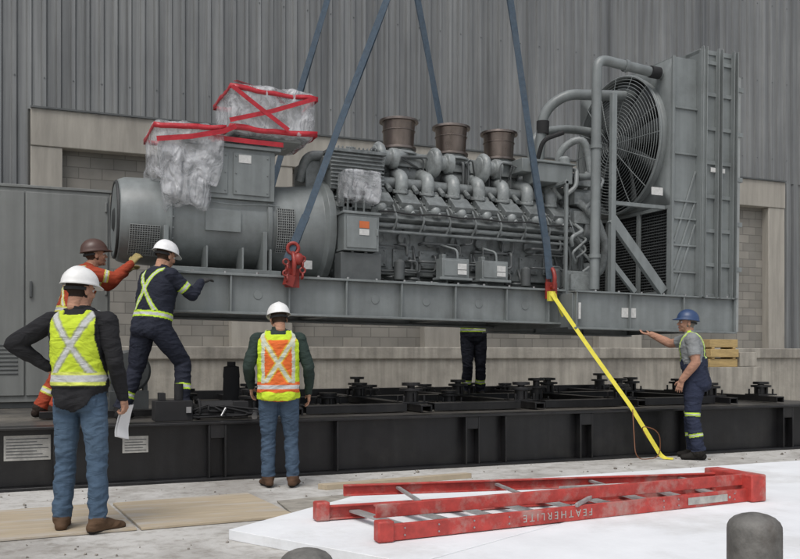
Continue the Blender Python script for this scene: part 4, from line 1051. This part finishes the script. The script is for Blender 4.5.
person('construction_worker',(7.45,8.53,0),128,dict(pelvis=(0,-.02,.95),chest=(0,.03,1.32),neck=(0,.05,1.51),head=(-.01,.09,1.65),
    shR=(.18,.08,1.45),shL=(-.18,0,1.44),elR=(.24,.34,1.40),wrR=(.27,.585,1.52),elL=(-.24,-.06,1.17),wrL=(-.25,.1,.96),
    anL=(-.15,-.08,.09),knL=(-.13,.0,.5),anR=(.10,.03,.09),knR=(.10,.07,.5)),
    st_overall,(.03,.06,.14),head=(26,6),skin=(.40,.22,.15),scale=.985,bulk=1.1,handR=((.05,1,.15),(0,.1,1)),hair=(.18,.16,.14),boot=(.02,.018,.016),curl=.3,arm=1.06)
person('construction_worker',(6.50,12.4,.582),250,dict(elL=(-.25,.2,1.25),wrL=(-.2,.4,1.4),elR=(.25,.2,1.25),wrR=(.2,.4,1.4),anL=(-.12,-.1,.09),knR=(.1,.1,.5)),
    coverall((.018,.02,.03),LIME),(.7,.7,.68),glove=(.03,.03,.03),handR=((0,1,.2),(0,.2,-1)),handL=((0,1,.2),(0,.2,-1)),boot=(.02,.018,.016),bulk=1.1)

# ------------------------------------------------------------ light, world, camera
SE,SA=R(60),R(220)
w=bpy.data.worlds.new('World'); S.world=w; w.use_nodes=True; nt=w.node_tree
sky=nt.nodes.new('ShaderNodeTexSky'); sky.sky_type='NISHITA'; sky.sun_disc=False; sky.sun_elevation=SE; sky.sun_rotation=SA; sky.air_density=1; sky.dust_density=4
hs=nt.nodes.new('ShaderNodeHueSaturation'); hs.inputs['Saturation'].default_value=.42
bg=nt.nodes['Background']; nt.links.new(sky.outputs[0],hs.inputs['Color']); nt.links.new(hs.outputs[0],bg.inputs[0]); bg.inputs[1].default_value=.15
ld_=bpy.data.lights.new('sun','SUN'); ld_.energy=1.05; ld_.angle=R(26); ld_.color=(1,.985,.96)
so=bpy.data.objects.new('sun',ld_); S.collection.objects.link(so)
dr=V((math.sin(SA)*math.cos(SE),math.cos(SA)*math.cos(SE),math.sin(SE))); so.rotation_euler=dr.to_track_quat('Z','Y').to_euler(); so.location=(0,0,20)
cam=bpy.data.cameras.new('camera'); co_=bpy.data.objects.new('camera',cam); S.collection.objects.link(co_)
co_.location=(0,0,1.24); co_.rotation_euler=(R(90),0,R(-23)); cam.sensor_width=36; cam.lens=40.5; cam.shift_y=.0944; cam.clip_end=1000; cam.clip_start=.05
S.camera=co_
S.view_settings.view_transform='Standard'; S.view_settings.look='None'; S.view_settings.exposure=0
